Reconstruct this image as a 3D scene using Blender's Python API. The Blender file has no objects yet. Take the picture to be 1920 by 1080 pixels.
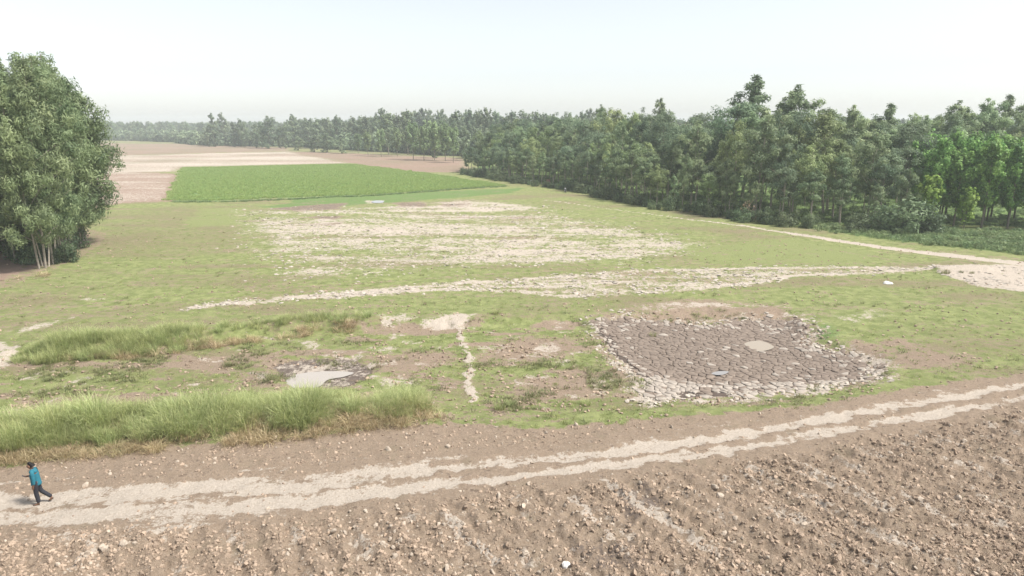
import bpy, bmesh, math, random
import numpy as np
from mathutils import Vector, Matrix

R = math.radians
scene = bpy.context.scene
COL = scene.collection

# ------------------------------------------------------------------ camera
CAM_H, FPX, PITCH = 14.0, 1280.0, R(13.4)
cam_d = bpy.data.cameras.new('camera')
cam_d.sensor_width = 36.0
cam_d.lens = 36.0 * FPX / 1920.0
cam_d.clip_start, cam_d.clip_end = 0.5, 20000
cam = bpy.data.objects.new('camera', cam_d)
COL.objects.link(cam)
cam.location = (0, 0, CAM_H)
cam.rotation_euler = (math.pi / 2 - PITCH, 0, 0)
scene.camera = cam

# ------------------------------------------------------------------ sky, sun, exposure
SUN_EL, SUN_AZ = R(56), R(106)         # azimuth clockwise from +Y (view direction): from the right
world = bpy.data.worlds.new('World')
scene.world = world
world.use_nodes = True
wn, wl = world.node_tree.nodes, world.node_tree.links
wn.clear()
sky = wn.new('ShaderNodeTexSky')
sky.sky_type = 'NISHITA'
sky.sun_disc = False
sky.sun_elevation, sky.sun_rotation = SUN_EL, SUN_AZ
sky.altitude = 200
sky.air_density, sky.dust_density, sky.ozone_density = 1.0, 1.2, 1.0
hsv = wn.new('ShaderNodeHueSaturation')          # thin high overcast: the blue is washed out
hsv.inputs['Saturation'].default_value = 0.34
bg = wn.new('ShaderNodeBackground')
bg.inputs['Strength'].default_value = 0.079
wo = wn.new('ShaderNodeOutputWorld')
wl.new(sky.outputs[0], hsv.inputs['Color'])
wl.new(hsv.outputs[0], bg.inputs['Color'])
wl.new(bg.outputs[0], wo.inputs['Surface'])

sun_d = bpy.data.lights.new('sun', 'SUN')
sun_d.energy, sun_d.angle, sun_d.color = 2.7, R(11), (1.0, 0.96, 0.90)
sun = bpy.data.objects.new('sun', sun_d)
COL.objects.link(sun)
sdir = Vector((math.sin(SUN_AZ) * math.cos(SUN_EL), math.cos(SUN_AZ) * math.cos(SUN_EL), math.sin(SUN_EL)))
sun.rotation_euler = sdir.to_track_quat('Z', 'Y').to_euler()

scene.view_settings.view_transform = 'Standard'
scene.view_settings.look = 'None'
scene.view_settings.exposure = 1.33
scene.view_settings.gamma = 1.0
scene.cycles.volume_bounces = 1
scene.cycles.max_bounces = 6
scene.cycles.transparent_max_bounces = 8
scene.cycles.use_denoising = True

# ------------------------------------------------------------------ helpers
rng = np.random.default_rng(11)
random.seed(5)
CP, SP = math.cos(PITCH), math.sin(PITCH)


def P(px, py, z=0.0):
    """photograph pixel (1920x1080) -> the point of the level z it shows"""
    dx, dy = (px - 960) / FPX, (540 - py) / FPX
    d = (dx, CP + dy * SP, -SP + dy * CP)
    t = (z - CAM_H) / d[2]
    return (d[0] * t, d[1] * t)


def PL(*pts):
    return [P(*p) for p in pts]


def PZ(z, *pts):
    return [P(p[0], p[1], z) for p in pts]


def top_z(py, dist):
    dy = (540 - py) / FPX
    return CAM_H + dist * (-SP + dy * CP) / (CP + dy * SP)


_T = [np.random.default_rng(900 + k).random((256, 256)) for k in range(6)]


def vnoise(x, y, s=0):
    t = _T[s % 6]
    ix, iy = np.floor(x).astype(np.int64), np.floor(y).astype(np.int64)
    fx, fy = x - ix, y - iy
    fx, fy = fx * fx * (3 - 2 * fx), fy * fy * (3 - 2 * fy)
    ix += 37 * s; iy += 91 * s
    a, b = t[ix & 255, iy & 255], t[(ix + 1) & 255, iy & 255]
    c, d = t[ix & 255, (iy + 1) & 255], t[(ix + 1) & 255, (iy + 1) & 255]
    return (a + (b - a) * fx) * (1 - fy) + (c + (d - c) * fx) * fy


def fbm(x, y, s=0, o=4):
    v, a, f, n = 0, 0.5, 1.0, 0
    for k in range(o):
        v = v + a * vnoise(x * f + 13.7 * k, y * f - 7.3 * k, s + k)
        n += a; a *= 0.5; f *= 2.03
    return v / n


def sstep(a, b, x):
    t = np.clip((x - a) / (b - a), 0, 1)
    return t * t * (3 - 2 * t)


def poly_sd(x, y, poly, reach=12.0):
    """signed distance to a polygon, positive inside; far points clamp to -reach"""
    p = np.asarray(poly)
    out = np.full(x.shape, -reach)
    sel = (x > p[:, 0].min() - reach) & (x < p[:, 0].max() + reach) & (y > p[:, 1].min() - reach) & (y < p[:, 1].max() + reach)
    if not sel.any():
        return out
    xs, ys = x[sel], y[sel]
    d2 = np.full(xs.shape, 1e12)
    ins = np.zeros(xs.shape, bool)
    n = len(p)
    for i in range(n):
        ax, ay = p[i]; bx, by = p[(i + 1) % n]
        ex, ey = bx - ax, by - ay
        t = np.clip(((xs - ax) * ex + (ys - ay) * ey) / (ex * ex + ey * ey + 1e-9), 0, 1)
        d2 = np.minimum(d2, (xs - ax - t * ex) ** 2 + (ys - ay - t * ey) ** 2)
        if ay != by:
            c = ((ay > ys) != (by > ys)) & (xs < (bx - ax) * (ys - ay) / (by - ay) + ax)
            ins ^= c
    d = np.sqrt(d2)
    out[sel] = np.where(ins, d, -d)
    return out


def line_d(x, y, line, reach=6.0):
    p = np.asarray(line)
    out = np.full(x.shape, reach * 3.0)
    sel = (x > p[:, 0].min() - reach) & (x < p[:, 0].max() + reach) & (y > p[:, 1].min() - reach) & (y < p[:, 1].max() + reach)
    if not sel.any():
        return out
    xs, ys = x[sel], y[sel]
    d2 = np.full(xs.shape, 1e12)
    for i in range(len(p) - 1):
        ax, ay = p[i]; bx, by = p[i + 1]
        ex, ey = bx - ax, by - ay
        t = np.clip(((xs - ax) * ex + (ys - ay) * ey) / (ex * ex + ey * ey + 1e-9), 0, 1)
        d2 = np.minimum(d2, (xs - ax - t * ex) ** 2 + (ys - ay - t * ey) ** 2)
    out[sel] = np.sqrt(d2)
    return out


def mesh_from(name, verts, faces=None, nquads=None, smooth=False):
    """verts (N,3); faces (M,k) of one size"""
    me = bpy.data.meshes.new(name)
    v = np.ascontiguousarray(verts, dtype=np.float32)
    f = np.ascontiguousarray(faces, dtype=np.int32)
    k = f.shape[1]
    me.vertices.add(len(v)); me.vertices.foreach_set('co', v.ravel())
    me.loops.add(f.size); me.loops.foreach_set('vertex_index', f.ravel())
    me.polygons.add(len(f)); me.polygons.foreach_set('loop_start', np.arange(0, f.size, k, dtype=np.int32))
    if smooth:
        me.polygons.foreach_set('use_smooth', np.ones(len(f), bool))
    me.update(calc_edges=True)
    return me


def obj(name, me, mat=None, parent=None, loc=None, rz=0.0, sc=None):
    o = bpy.data.objects.new(name, me)
    COL.objects.link(o)
    if mat is not None and me is not None and not me.materials:
        me.materials.append(mat)
    if parent is not None:
        o.parent = parent
    if loc is not None:
        o.location = loc
    if rz:
        o.rotation_euler = (0, 0, rz)
    if sc is not None:
        o.scale = sc if hasattr(sc, '__len__') else (sc, sc, sc)
    return o


def tag(o, label=None, cat=None, group=None, kind=None):
    if label: o['label'] = label
    if cat: o['category'] = cat
    if group: o['group'] = group
    if kind: o['kind'] = kind
    return o


# ------------------------------------------------------------------ materials
def new_mat(name):
    m = bpy.data.materials.new(name)
    m.use_nodes = True
    nt = m.node_tree
    nt.nodes.clear()
    return m, nt.nodes, nt.links


def N(nodes, typ, **kw):
    n = nodes.new(typ)
    for k, v in kw.items():
        setattr(n, k, v)
    return n


def simple_mat(name, c1, c2, scale=8.0, rough=0.9, bump=0.0, obj_var=0.0, spec=0.2, detail=6):
    m, n, l = new_mat(name)
    tc = N(n, 'ShaderNodeTexCoord')
    nz = N(n, 'ShaderNodeTexNoise'); nz.inputs['Scale'].default_value = scale; nz.inputs['Detail'].default_value = detail
    mx = N(n, 'ShaderNodeMix', data_type='RGBA')
    rp = N(n, 'ShaderNodeMapRange'); rp.inputs[1].default_value = 0.3; rp.inputs[2].default_value = 0.7
    l.new(tc.outputs['Object'], nz.inputs['Vector']); l.new(nz.outputs[0], rp.inputs[0]); l.new(rp.outputs[0], mx.inputs[0])
    mx.inputs[6].default_value = (*c1, 1); mx.inputs[7].default_value = (*c2, 1)
    out = mx.outputs[2]
    if obj_var:
        oi = N(n, 'ShaderNodeObjectInfo')
        mr = N(n, 'ShaderNodeMapRange'); mr.inputs[3].default_value = 1 - obj_var; mr.inputs[4].default_value = 1 + obj_var
        hs = N(n, 'ShaderNodeHueSaturation')
        l.new(oi.outputs['Random'], mr.inputs[0]); l.new(mr.outputs[0], hs.inputs['Value']); l.new(out, hs.inputs['Color'])
        out = hs.outputs[0]
    b = N(n, 'ShaderNodeBsdfPrincipled')
    b.inputs['Roughness'].default_value = rough
    b.inputs['Specular IOR Level'].default_value = spec
    l.new(out, b.inputs['Base Color'])
    if bump:
        bp = N(n, 'ShaderNodeBump'); bp.inputs['Strength'].default_value = bump; bp.inputs['Distance'].default_value = 0.05
        l.new(nz.outputs[0], bp.inputs['Height']); l.new(bp.outputs[0], b.inputs['Normal'])
    o = N(n, 'ShaderNodeOutputMaterial')
    l.new(b.outputs[0], o.inputs[0])
    return m


def leaf_mat(name, c_dark, c_light, trans=0.35, obj_var=0.25, hue=0.015):
    """leaf colour varies leaf to leaf (attribute rnd) and plant to plant (object random)"""
    m, n, l = new_mat(name)
    at = N(n, 'ShaderNodeAttribute', attribute_name='rnd')
    mx = N(n, 'ShaderNodeMix', data_type='RGBA')
    mx.inputs[6].default_value = (*c_dark, 1); mx.inputs[7].default_value = (*c_light, 1)
    l.new(at.outputs['Fac'], mx.inputs[0])
    oi = N(n, 'ShaderNodeObjectInfo')
    mr = N(n, 'ShaderNodeMapRange'); mr.inputs[3].default_value = 1 - obj_var; mr.inputs[4].default_value = 1 + obj_var
    l.new(oi.outputs['Random'], mr.inputs[0])
    wn_ = N(n, 'ShaderNodeTexWhiteNoise', noise_dimensions='1D')
    l.new(oi.outputs['Random'], wn_.inputs['W'])
    mh = N(n, 'ShaderNodeMapRange'); mh.inputs[3].default_value = 0.5 - hue; mh.inputs[4].default_value = 0.5 + hue
    l.new(wn_.outputs['Value'], mh.inputs[0])
    hs = N(n, 'ShaderNodeHueSaturation')
    l.new(mr.outputs[0], hs.inputs['Value']); l.new(mh.outputs[0], hs.inputs['Hue']); l.new(mx.outputs[2], hs.inputs['Color'])
    b = N(n, 'ShaderNodeBsdfPrincipled')
    b.inputs['Roughness'].default_value = 0.55; b.inputs['Specular IOR Level'].default_value = 0.3
    t = N(n, 'ShaderNodeBsdfTranslucent')
    l.new(hs.outputs[0], b.inputs['Base Color']); l.new(hs.outputs[0], t.inputs['Color'])
    ms = N(n, 'ShaderNodeMixShader'); ms.inputs[0].default_value = trans
    l.new(b.outputs[0], ms.inputs[1]); l.new(t.outputs[0], ms.inputs[2])
    o = N(n, 'ShaderNodeOutputMaterial')
    l.new(ms.outputs[0], o.inputs[0])
    return m


M = {}
M['leaf_euc'] = leaf_mat('eucalyptus_leaf', (0.105, 0.168, 0.080), (0.385, 0.470, 0.255), 0.42, 0.28, 0.02)
M['leaf_euc_l'] = leaf_mat('eucalyptus_leaf_pale', (0.105, 0.162, 0.075), (0.375, 0.450, 0.235), 0.42, 0.15, 0.012)
M['leaf_euc_o'] = leaf_mat('eucalyptus_leaf_olive', (0.128, 0.188, 0.072), (0.420, 0.495, 0.230), 0.42, 0.2, 0.015)
M['leaf_euc_d'] = leaf_mat('eucalyptus_leaf_dark', (0.078, 0.130, 0.075), (0.290, 0.365, 0.215), 0.42, 0.22, 0.015)
M['leaf_pop'] = leaf_mat('poplar_leaf', (0.095, 0.215, 0.055), (0.370, 0.560, 0.170), 0.45, 0.18, 0.012)
M['leaf_young'] = leaf_mat('young_poplar_leaf', (0.200, 0.330, 0.065), (0.360, 0.480, 0.120), 0.45, 0.08, 0.008)
M['leaf_bush'] = leaf_mat('shrub_leaf', (0.060, 0.100, 0.048), (0.200, 0.255, 0.130), 0.38, 0.25, 0.02)
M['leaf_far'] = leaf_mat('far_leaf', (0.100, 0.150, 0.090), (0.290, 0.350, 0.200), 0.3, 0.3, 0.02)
M['leaf_dead'] = leaf_mat('dead_leaf', (0.30, 0.19, 0.12), (0.50, 0.36, 0.25), 0.3, 0.1, 0.01)
M['leaf_weed'] = leaf_mat('weed_leaf', (0.125, 0.190, 0.080), (0.330, 0.410, 0.200), 0.35, 0.25, 0.02)
M['grass_tall'] = leaf_mat('tall_grass_blade', (0.235, 0.290, 0.095), (0.600, 0.625, 0.320), 0.45, 0.22, 0.018)
M['grass_straw'] = leaf_mat('dry_grass_blade', (0.340, 0.255, 0.145), (0.640, 0.540, 0.340), 0.35, 0.2, 0.012)
M['grass_short'] = leaf_mat('short_grass_blade', (0.200, 0.240, 0.080), (0.400, 0.430, 0.180), 0.4, 0.3, 0.02)
M['grass_olive'] = leaf_mat('olive_grass_blade', (0.140, 0.155, 0.065), (0.300, 0.300, 0.140), 0.35, 0.25, 0.02)
M['crop'] = leaf_mat('rice_blade', (0.270, 0.370, 0.115), (0.450, 0.550, 0.215), 0.45, 0.12, 0.012)
M['bark_pale'] = simple_mat('pale_bark', (0.46, 0.41, 0.34), (0.26, 0.22, 0.18), 3.0, 0.85, 0.3)
M['bark_grey'] = simple_mat('grey_bark', (0.34, 0.30, 0.25), (0.17, 0.145, 0.12), 3.0, 0.9, 0.3)
M['bark_dark'] = simple_mat('dark_bark', (0.14, 0.12, 0.09), (0.24, 0.21, 0.17), 4.0, 0.9, 0.3)
M['clod'] = simple_mat('earth_clod', (0.290, 0.216, 0.158), (0.385, 0.298, 0.224), 5.0, 0.95, 0.5, 0.26)
M['clod_pale'] = simple_mat('pale_dry_clod', (0.35, 0.285, 0.220), (0.46, 0.390, 0.315), 6.0, 0.95, 0.5, 0.18)
M['flake'] = simple_mat('dry_silt_flake', (0.33, 0.29, 0.24), (0.45, 0.40, 0.34), 4.0, 0.95, 0.4, 0.15)
M['plate'] = simple_mat('mud_plate', (0.170, 0.133, 0.106), (0.238, 0.192, 0.155), 2.2, 0.9, 0.5, 0.12)
M['plate_pale'] = simple_mat('pale_mud_plate', (0.275, 0.236, 0.198), (0.40, 0.352, 0.300), 2.5, 0.9, 0.5, 0.12)
M['crack'] = simple_mat('damp_crack_mud', (0.075, 0.058, 0.047), (0.12, 0.092, 0.075), 2.0, 0.9, 0.5)
M['rock'] = simple_mat('white_stone', (0.62, 0.60, 0.56), (0.76, 0.74, 0.70), 3.0, 0.9, 0.4)

# ------------------------------------------------------------------ the lie of the land (world metres)
RUT_A = PL((-260, 950), (0, 936), (150, 930), (300, 922), (430, 910), (560, 908), (700, 893), (870, 872), (1000, 862), (1160, 850), (1300, 829), (1500, 793), (1700, 755), (1900, 722), (2200, 672))
RUT_B = PL((-260, 982), (0, 968), (150, 963), (300, 957), (480, 947), (600, 938), (700, 926), (800, 910), (920, 900), (1050, 884), (1180, 870), (1300, 853), (1450, 829), (1600, 803), (1750, 775), (1920, 744), (2200, 695))
G_EDGE = PL((-300, 885), (0, 872), (200, 852), (400, 832), (600, 815), (800, 793), (900, 792), (1000, 803), (1200, 787), (1450, 766), (1600, 745), (1750, 720), (1920, 698), (2300, 640))
FIELD = PL((-600, 2600), (-600, 900), (-300, 885)) + G_EDGE + PL((2300, 2600),)
BANK1 = PL((-300, 800), (0, 808), (200, 800), (400, 790), (600, 776), (780, 762))
BANK2 = PL((60, 648), (200, 640), (300, 632), (420, 616), (520, 608), (640, 601), (690, 598))
PIT = PL((-250, 700), (60, 655), (250, 652), (340, 640), (480, 618), (700, 606), (900, 600), (1150, 590), (1330, 580), (1480, 584), (1500, 605), (1560, 640), (1640, 660), (1650, 700), (1600, 730), (1400, 752), (1200, 760), (1000, 765), (800, 765), (500, 780), (0, 815), (-250, 830))
POND = PZ(-0.42, (1112, 606), (1180, 598), (1290, 607), (1345, 612), (1380, 600), (1440, 596), (1500, 604), (1520, 622), (1500, 640), (1545, 652), (1600, 665), (1640, 690), (1630, 712), (1560, 722), (1430, 738), (1320, 746), (1215, 748), (1200, 730), (1215, 718), (1180, 690), (1140, 660))
POND_DARK = PZ(-0.42, (1165, 622), (1290, 620), (1400, 612), (1470, 630), (1500, 655), (1560, 680), (1570, 705), (1480, 712), (1350, 722), (1270, 712), (1225, 690), (1190, 655))
PUDDLE_BASIN = PZ(-0.5, (515, 700), (520, 680), (580, 672), (660, 672), (700, 690), (690, 715), (640, 728), (550, 730))
STRIP = PL((340, 573), (600, 549), (900, 525), (1200, 505), (1400, 498), (1750, 499), (1760, 510), (1500, 519), (1420, 533), (1300, 547), (1150, 556), (1060, 560), (960, 548), (850, 546), (600, 562), (340, 583))
PAN = PL((445, 392), (700, 386), (900, 372), (1010, 386), (1150, 420), (1320, 458), (1210, 488), (1000, 496), (800, 503), (560, 520), (490, 472))
CROP = PL((318, 377), (328, 345), (342, 315), (660, 308), (800, 325), (950, 348), (700, 364), (400, 377))
ROAD = PL((1020, 375), (1120, 388), (1230, 403), (1400, 424), (1500, 440), (1650, 463), (1800, 482), (1920, 495), (2150, 520), (2400, 545))
JUNCTION = PL((1750, 500), (1920, 498), (2300, 540), (2300, 620), (1920, 548), (1840, 538), (1770, 515))
VERGE = PL((1040, 362), (1200, 388), (1400, 414), (1520, 436), (1660, 458), (1800, 474), (1920, 487), (2300, 530), (2400, 440), (1920, 428), (1600, 425), (1400, 405), (1200, 375))
WOOD_FLOOR = PL((880, 322), (1000, 345), (1130, 367), (1290, 396), (1450, 416), (1620, 426), (1760, 424), (2100, 432), (2500, 400), (2300, 300), (1300, 285), (900, 290))
LEFT_SOIL = PL((-500, 580), (0, 535), (45, 515), (80, 505), (125, 488), (165, 462), (185, 440), (100, 410), (-500, 420))
PINK_L = PL((150, 392), (225, 380), (318, 377), (330, 326), (220, 322), (100, 330))
PALE_MID = PL((180, 325), (330, 322), (345, 313), (660, 306), (540, 284), (200, 292))
PINK_R = PL((535, 284), (640, 287), (860, 296), (880, 322), (770, 323), (690, 316), (640, 302))
FAR_SOIL = PL((150, 293), (540, 283), (540, 277), (330, 270), (150, 268))
BROWN = [PL((1600, 634), (1700, 632), (1840, 672), (1790, 692), (1660, 690), (1590, 660)),
         PL((890, 640), (960, 618), (1100, 622), (1090, 650), (1000, 672), (900, 668)),
         PL((690, 650), (850, 648), (865, 672), (760, 690), (690, 680)),
         PL((1150, 572), (1300, 560), (1480, 566), (1470, 590), (1300, 604), (1180, 595)),
         PL((40, 735), (170, 722), (260, 735), (200, 765), (30, 772)),
         PL((450, 690), (515, 690), (520, 725), (440, 722)),
         PL((930, 690), (1060, 690), (1080, 740), (940, 742))]
DARKSPOT = [PL((845, 405), (870, 403), (905, 405), (905, 409), (870, 410)), PL((950, 406), (990, 405), (990, 410), (955, 411)), PL((905, 389), (945, 388), (945, 391), (905, 392)),
            PL((740, 380), (800, 378), (800, 389), (745, 390)), PL((830, 378), (890, 376), (885, 388), (820, 390)), PL((495, 391), (650, 380), (640, 392), (560, 397)), PL((520, 421), (650, 416), (640, 425)),
            PL((560, 408), (640, 404), (625, 413))]
WHITE = [PL((690, 592), (760, 588), (790, 596), (720, 608)), PL((785, 598), (850, 589), (890, 592), (880, 604), (800, 610)),
         PL((715, 700), (770, 695), (790, 703), (720, 720)), PL((525, 676), (610, 668), (690, 675), (600, 694), (530, 696)),
         PL((700, 640), (745, 634), (750, 652), (700, 656)), PL((10, 762), (55, 745), (52, 768), (10, 772)), PL((85, 738), (115, 730), (105, 745)),
         PL((0, 642), (35, 652), (30, 668), (-60, 690), (-60, 640)), PL((15, 618), (90, 600), (150, 592), (95, 610), (20, 625)),
         PL((1180, 570), (1300, 566), (1480, 568), (1480, 574), (1200, 582)), PL((1560, 590), (1650, 580), (1690, 590), (1600, 604)),
         PL((1420, 596), (1480, 594), (1500, 612), (1430, 612)), PL((1340, 596), (1390, 598), (1370, 615), (1330, 612)),
         PL((1110, 606), (1300, 600), (1300, 618), (1150, 628)), PL((1205, 728), (1270, 722), (1260, 748), (1205, 745)),
         PL((140, 560), (205, 557), (205, 562), (145, 565)), PL((1000, 640), (1040, 630), (1050, 650), (1010, 660)), PL((680, 377), (722, 376), (722, 381), (685, 382))]
WSTR = [.85, 1, .9, .95, .7, .9, .8, .95, .8, .75, .62, .95, .95, .9, .95, .8, .75, .8]
LUSH_SHADE = [PL((1510, 614), (1550, 610), (1575, 622), (1550, 632), (1510, 630)), PL((540, 372), (760, 362), (980, 352), (960, 362), (760, 378), (560, 388)),
        PL((480, 388), (700, 368), (760, 372), (600, 392))]  # crop-edge bands: dark weeds plus the crop's shadow painted as darker green
YELLOW = [PL((360, 408), (430, 404), (440, 420), (365, 425)), PL((390, 392), (450, 390), (450, 400), (380, 402)), PL((1280, 465), (1480, 450), (1640, 478), (1600, 494), (1330, 492))]
OLIVE = [PL((180, 400), (330, 385), (450, 400), (480, 470), (330, 490), (180, 480)), PL((1380, 430), (1500, 452), (1620, 475), (1200, 420)), PL((960, 560), (1130, 560), (1040, 590), (900, 590)),
         PL((1050, 660), (1130, 670), (1190, 700), (1190, 745), (1060, 745)), PL((240, 670), (480, 660), (520, 700), (300, 740))]
BUND = PZ(-0.42, (858, 612), (868, 640), (875, 662), (882, 690), (877, 720), (888, 750))
STREAKS = [PL((1490, 868), (1560, 900), (1640, 935)), PL((838, 965), (868, 1010), (935, 1064)), PL((1130, 905), (1200, 955), (1260, 990)), PL((1380, 885), (1425, 915)), PL((1465, 876), (1560, 912)),
           PL((1075, 935), (1120, 985), (1180, 1040)), PL((150, 1000), (170, 1020), (150, 1060)), PL((1700, 930), (1790, 985)), PL((1230, 960), (1330, 1040))]
GREYS = [PL((1130, 925), (1230, 900), (1260, 960), (1180, 990)), PL((1080, 1000), (1200, 990), (1230, 1060), (1120, 1070)), PL((680, 985), (760, 980), (740, 1015))]
WHEELS = [PL((0, 590), (300, 555), (700, 530), (900, 515), (1200, 500)), PL((0, 612), (250, 572), (600, 545), (850, 528)), PL((1100, 497), (1300, 493), (1640, 494)), PL((1560, 470), (1700, 492))]

fu = np.array(P(1640, 935)) - np.array(P(1490, 868)); fu /= np.linalg.norm(fu)   # furrow direction
fn = np.array((-fu[1], fu[0]))


def land(x, y):
    """height and ground-cover masks at world points"""
    x = np.asarray(x, float); y = np.asarray(y, float)
    dist = np.hypot(x, y)
    far = sstep(120, 320, y)
    n_l = fbm(x * 0.09, y * 0.09, 0, 4)
    n_m = fbm(x * 0.45, y * 0.45, 1, 4)
    n_s = fbm(x * 1.7, y * 1.7, 2, 4)
    wx = x + (fbm(x * 0.35, y * 0.35, 3, 3) - 0.5) * 2.6
    wy = y + (fbm(x * 0.35 + 50, y * 0.35, 4, 3) - 0.5) * 2.6
    wxs = x + (n_s - 0.5) * 0.9
    wys = y + (fbm(x * 1.7 + 31, y * 1.7, 5, 4) - 0.5) * 0.9
    z = (n_l - 0.5) * 0.35 + (n_m - 0.5) * 0.12 + (n_s - 0.5) * 0.05
    z = z * (1 - far)

    field = sstep(-0.6, 0.6, poly_sd(wxs, wys, FIELD))
    pit = sstep(-0.9, 0.9, poly_sd(wxs, wys, PIT))
    pond_sd = poly_sd(x + (n_s - 0.5) * 0.6, y + (n_m - 0.5) * 0.6, POND)
    pond = sstep(-0.25, 0.25, pond_sd)
    pdark = sstep(-0.8, 0.8, poly_sd(wxs, wys, POND_DARK))
    basin = sstep(-0.5, 0.5, poly_sd(wxs, wys, PUDDLE_BASIN))
    road = line_d(wxs, wys, ROAD, 9)
    rw = 0.35 + 2.1 * sstep(110, 55, y)
    road = sstep(rw * 1.0, rw * 0.45, road)
    rside = sstep(rw * 3.0, rw * 0.8, line_d(wx, wy, ROAD, 12)) * sstep(95, 60, y)
    dA, dB = line_d(wxs, wys, RUT_A), line_d(wxs, wys, RUT_B)
    cut = 0.55 * sstep(0.33, 0.62, fbm(x * 0.8, y * 0.8, 4, 4))
    rutw = 0.60 + 0.30 * sstep(-2, -10, x) + (n_m - 0.5) * 0.5
    ta = x * 0.97 + y * 0.24; tb = y * 0.97 - x * 0.24
    stq = fbm(ta * 0.30, tb * 2.2, 1, 5)
    ruts = np.maximum(sstep(rutw * 1.2, rutw * 0.3, dA), sstep(rutw * 1.15, rutw * 0.25, dB) * (0.65 + 0.5 * n_m))
    trackzone = sstep(2.0, 0.6, np.minimum(dA, dB))
    b1 = line_d(wxs, wys, BANK1, 6)
    b2 = line_d(wxs, wys, BANK2, 6)
    crop = sstep(-0.8, 0.8, poly_sd(x + (n_m - .5) * 2.4, y + (n_m - .5) * 2.4, CROP))
    strip = sstep(-0.9, 0.7, poly_sd(wxs, wys, STRIP))
    pan = sstep(-5, 3.5, poly_sd(wx * 0.5 + x * 0.5, wy, PAN, 20))
    junc = sstep(-1.0, 0.6, poly_sd(wxs, wys, JUNCTION))
    verge_sd = poly_sd(wxs, wys, VERGE)
    verge = sstep(-1.2, 1.2, verge_sd)
    wfloor = sstep(-1.0, 3.0, poly_sd(wxs, wys, WOOD_FLOOR, 20))
    lsoil = sstep(-1.2, 1.0, poly_sd(wxs, wys, LEFT_SOIL, 30))
    pinkl = sstep(-2.5, 1.5, poly_sd(wx, wy, PINK_L, 30))
    pale = sstep(-5, 4, poly_sd(wx, wy, PALE_MID, 40))
    pinkr = sstep(-4, 3, poly_sd(wx, wy, PINK_R, 40))
    farsoil = sstep(-6, 4, poly_sd(wx, wy, FAR_SOIL, 60))
    brown = np.zeros_like(x); dark = np.zeros_like(x); white = np.zeros_like(x); lush = np.zeros_like(x); yel = np.zeros_like(x); oli = np.zeros_like(x); grey = np.zeros_like(x); streak = np.zeros_like(x)
    for p in BROWN: brown = np.maximum(brown, sstep(-1.9, 1.3, poly_sd(wxs * .4 + wx * .6, wys * .4 + wy * .6, p)))
    for p in DARKSPOT: dark = np.maximum(dark, sstep(-1.2, 0.8, poly_sd(wx, y + (n_m - .5) * 2, p)))
    for p, st in zip(WHITE, WSTR): white = np.maximum(white, st * sstep(-1.0, 0.7, poly_sd(wxs * .6 + wx * .4, wys * .6 + wy * .4, p)))
    for p in LUSH_SHADE: lush = np.maximum(lush, sstep(-1.6, 1.0, poly_sd(wx, wy, p)))
    for p in YELLOW: yel = np.maximum(yel, sstep(-2.5, 1.5, poly_sd(wx, wy, p)))
    for p in OLIVE: oli = np.maximum(oli, sstep(-3, 2, poly_sd(wx, wy, p)))
    for p in GREYS: grey = np.maximum(grey, sstep(-0.7, 0.5, poly_sd(wx, wy, p)))
    for p in STREAKS: streak = np.maximum(streak, sstep(0.30, 0.05, line_d(wxs, wys, p)))
    wheel = np.zeros_like(x)
    for p in WHEELS: wheel = np.maximum(wheel, sstep(0.55, 0.1, line_d(wxs, wys, p)))

    # height
    z = z - 0.40 * pit * (0.75 + 0.5 * n_m) - 0.20 * sstep(-0.6, 2.6, pond_sd) - 0.18 * basin
    z = z + 0.45 * sstep(2.6, 0.4, b1) + 0.25 * sstep(1.8, 0.3, b2)
    z = z * (1 - 0.85 * basin) - 0.52 * 0.85 * basin
    fr = (x * fn[0] + y * fn[1]) + (n_m - 0.5) * 1.0
    north = sstep(0.2, 1.2, y - np.interp(x, [p[0] for p in RUT_A], [p[1] for p in RUT_A]))
    tex_f = field * (1 - trackzone) * (1 - 0.78 * north)
    z = z + tex_f * (0.075 * np.sin(fr * 2 * math.pi / 0.95) * (0.3 + n_m) + (fbm(x * 3.2, y * 3.2, 3, 4) - 0.5) * 0.26 + (fbm(x * 6.5, y * 6.5, 4, 2) - 0.5) * 0.15)
    z = z - 0.07 * ruts * trackzone + 0.05 * trackzone * (n_s - 0.3)
    z = z + crop * 0.05 + 0.35 * lsoil * 0 - 0.10 * road
    z = z + 0.35 * sstep(1.6, 0.2, line_d(wxs, wys, PL((1770, 508), (1850, 508)), 4)) + 0.06 * sstep(0.5, 0.1, line_d(wxs, wys, BUND, 3))
    z = z - 0.06 * wheel + (pan + strip) * (1 - far) * (fbm(x * 2.2, y * 2.2, 5, 3) - 0.5) * 0.16

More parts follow.
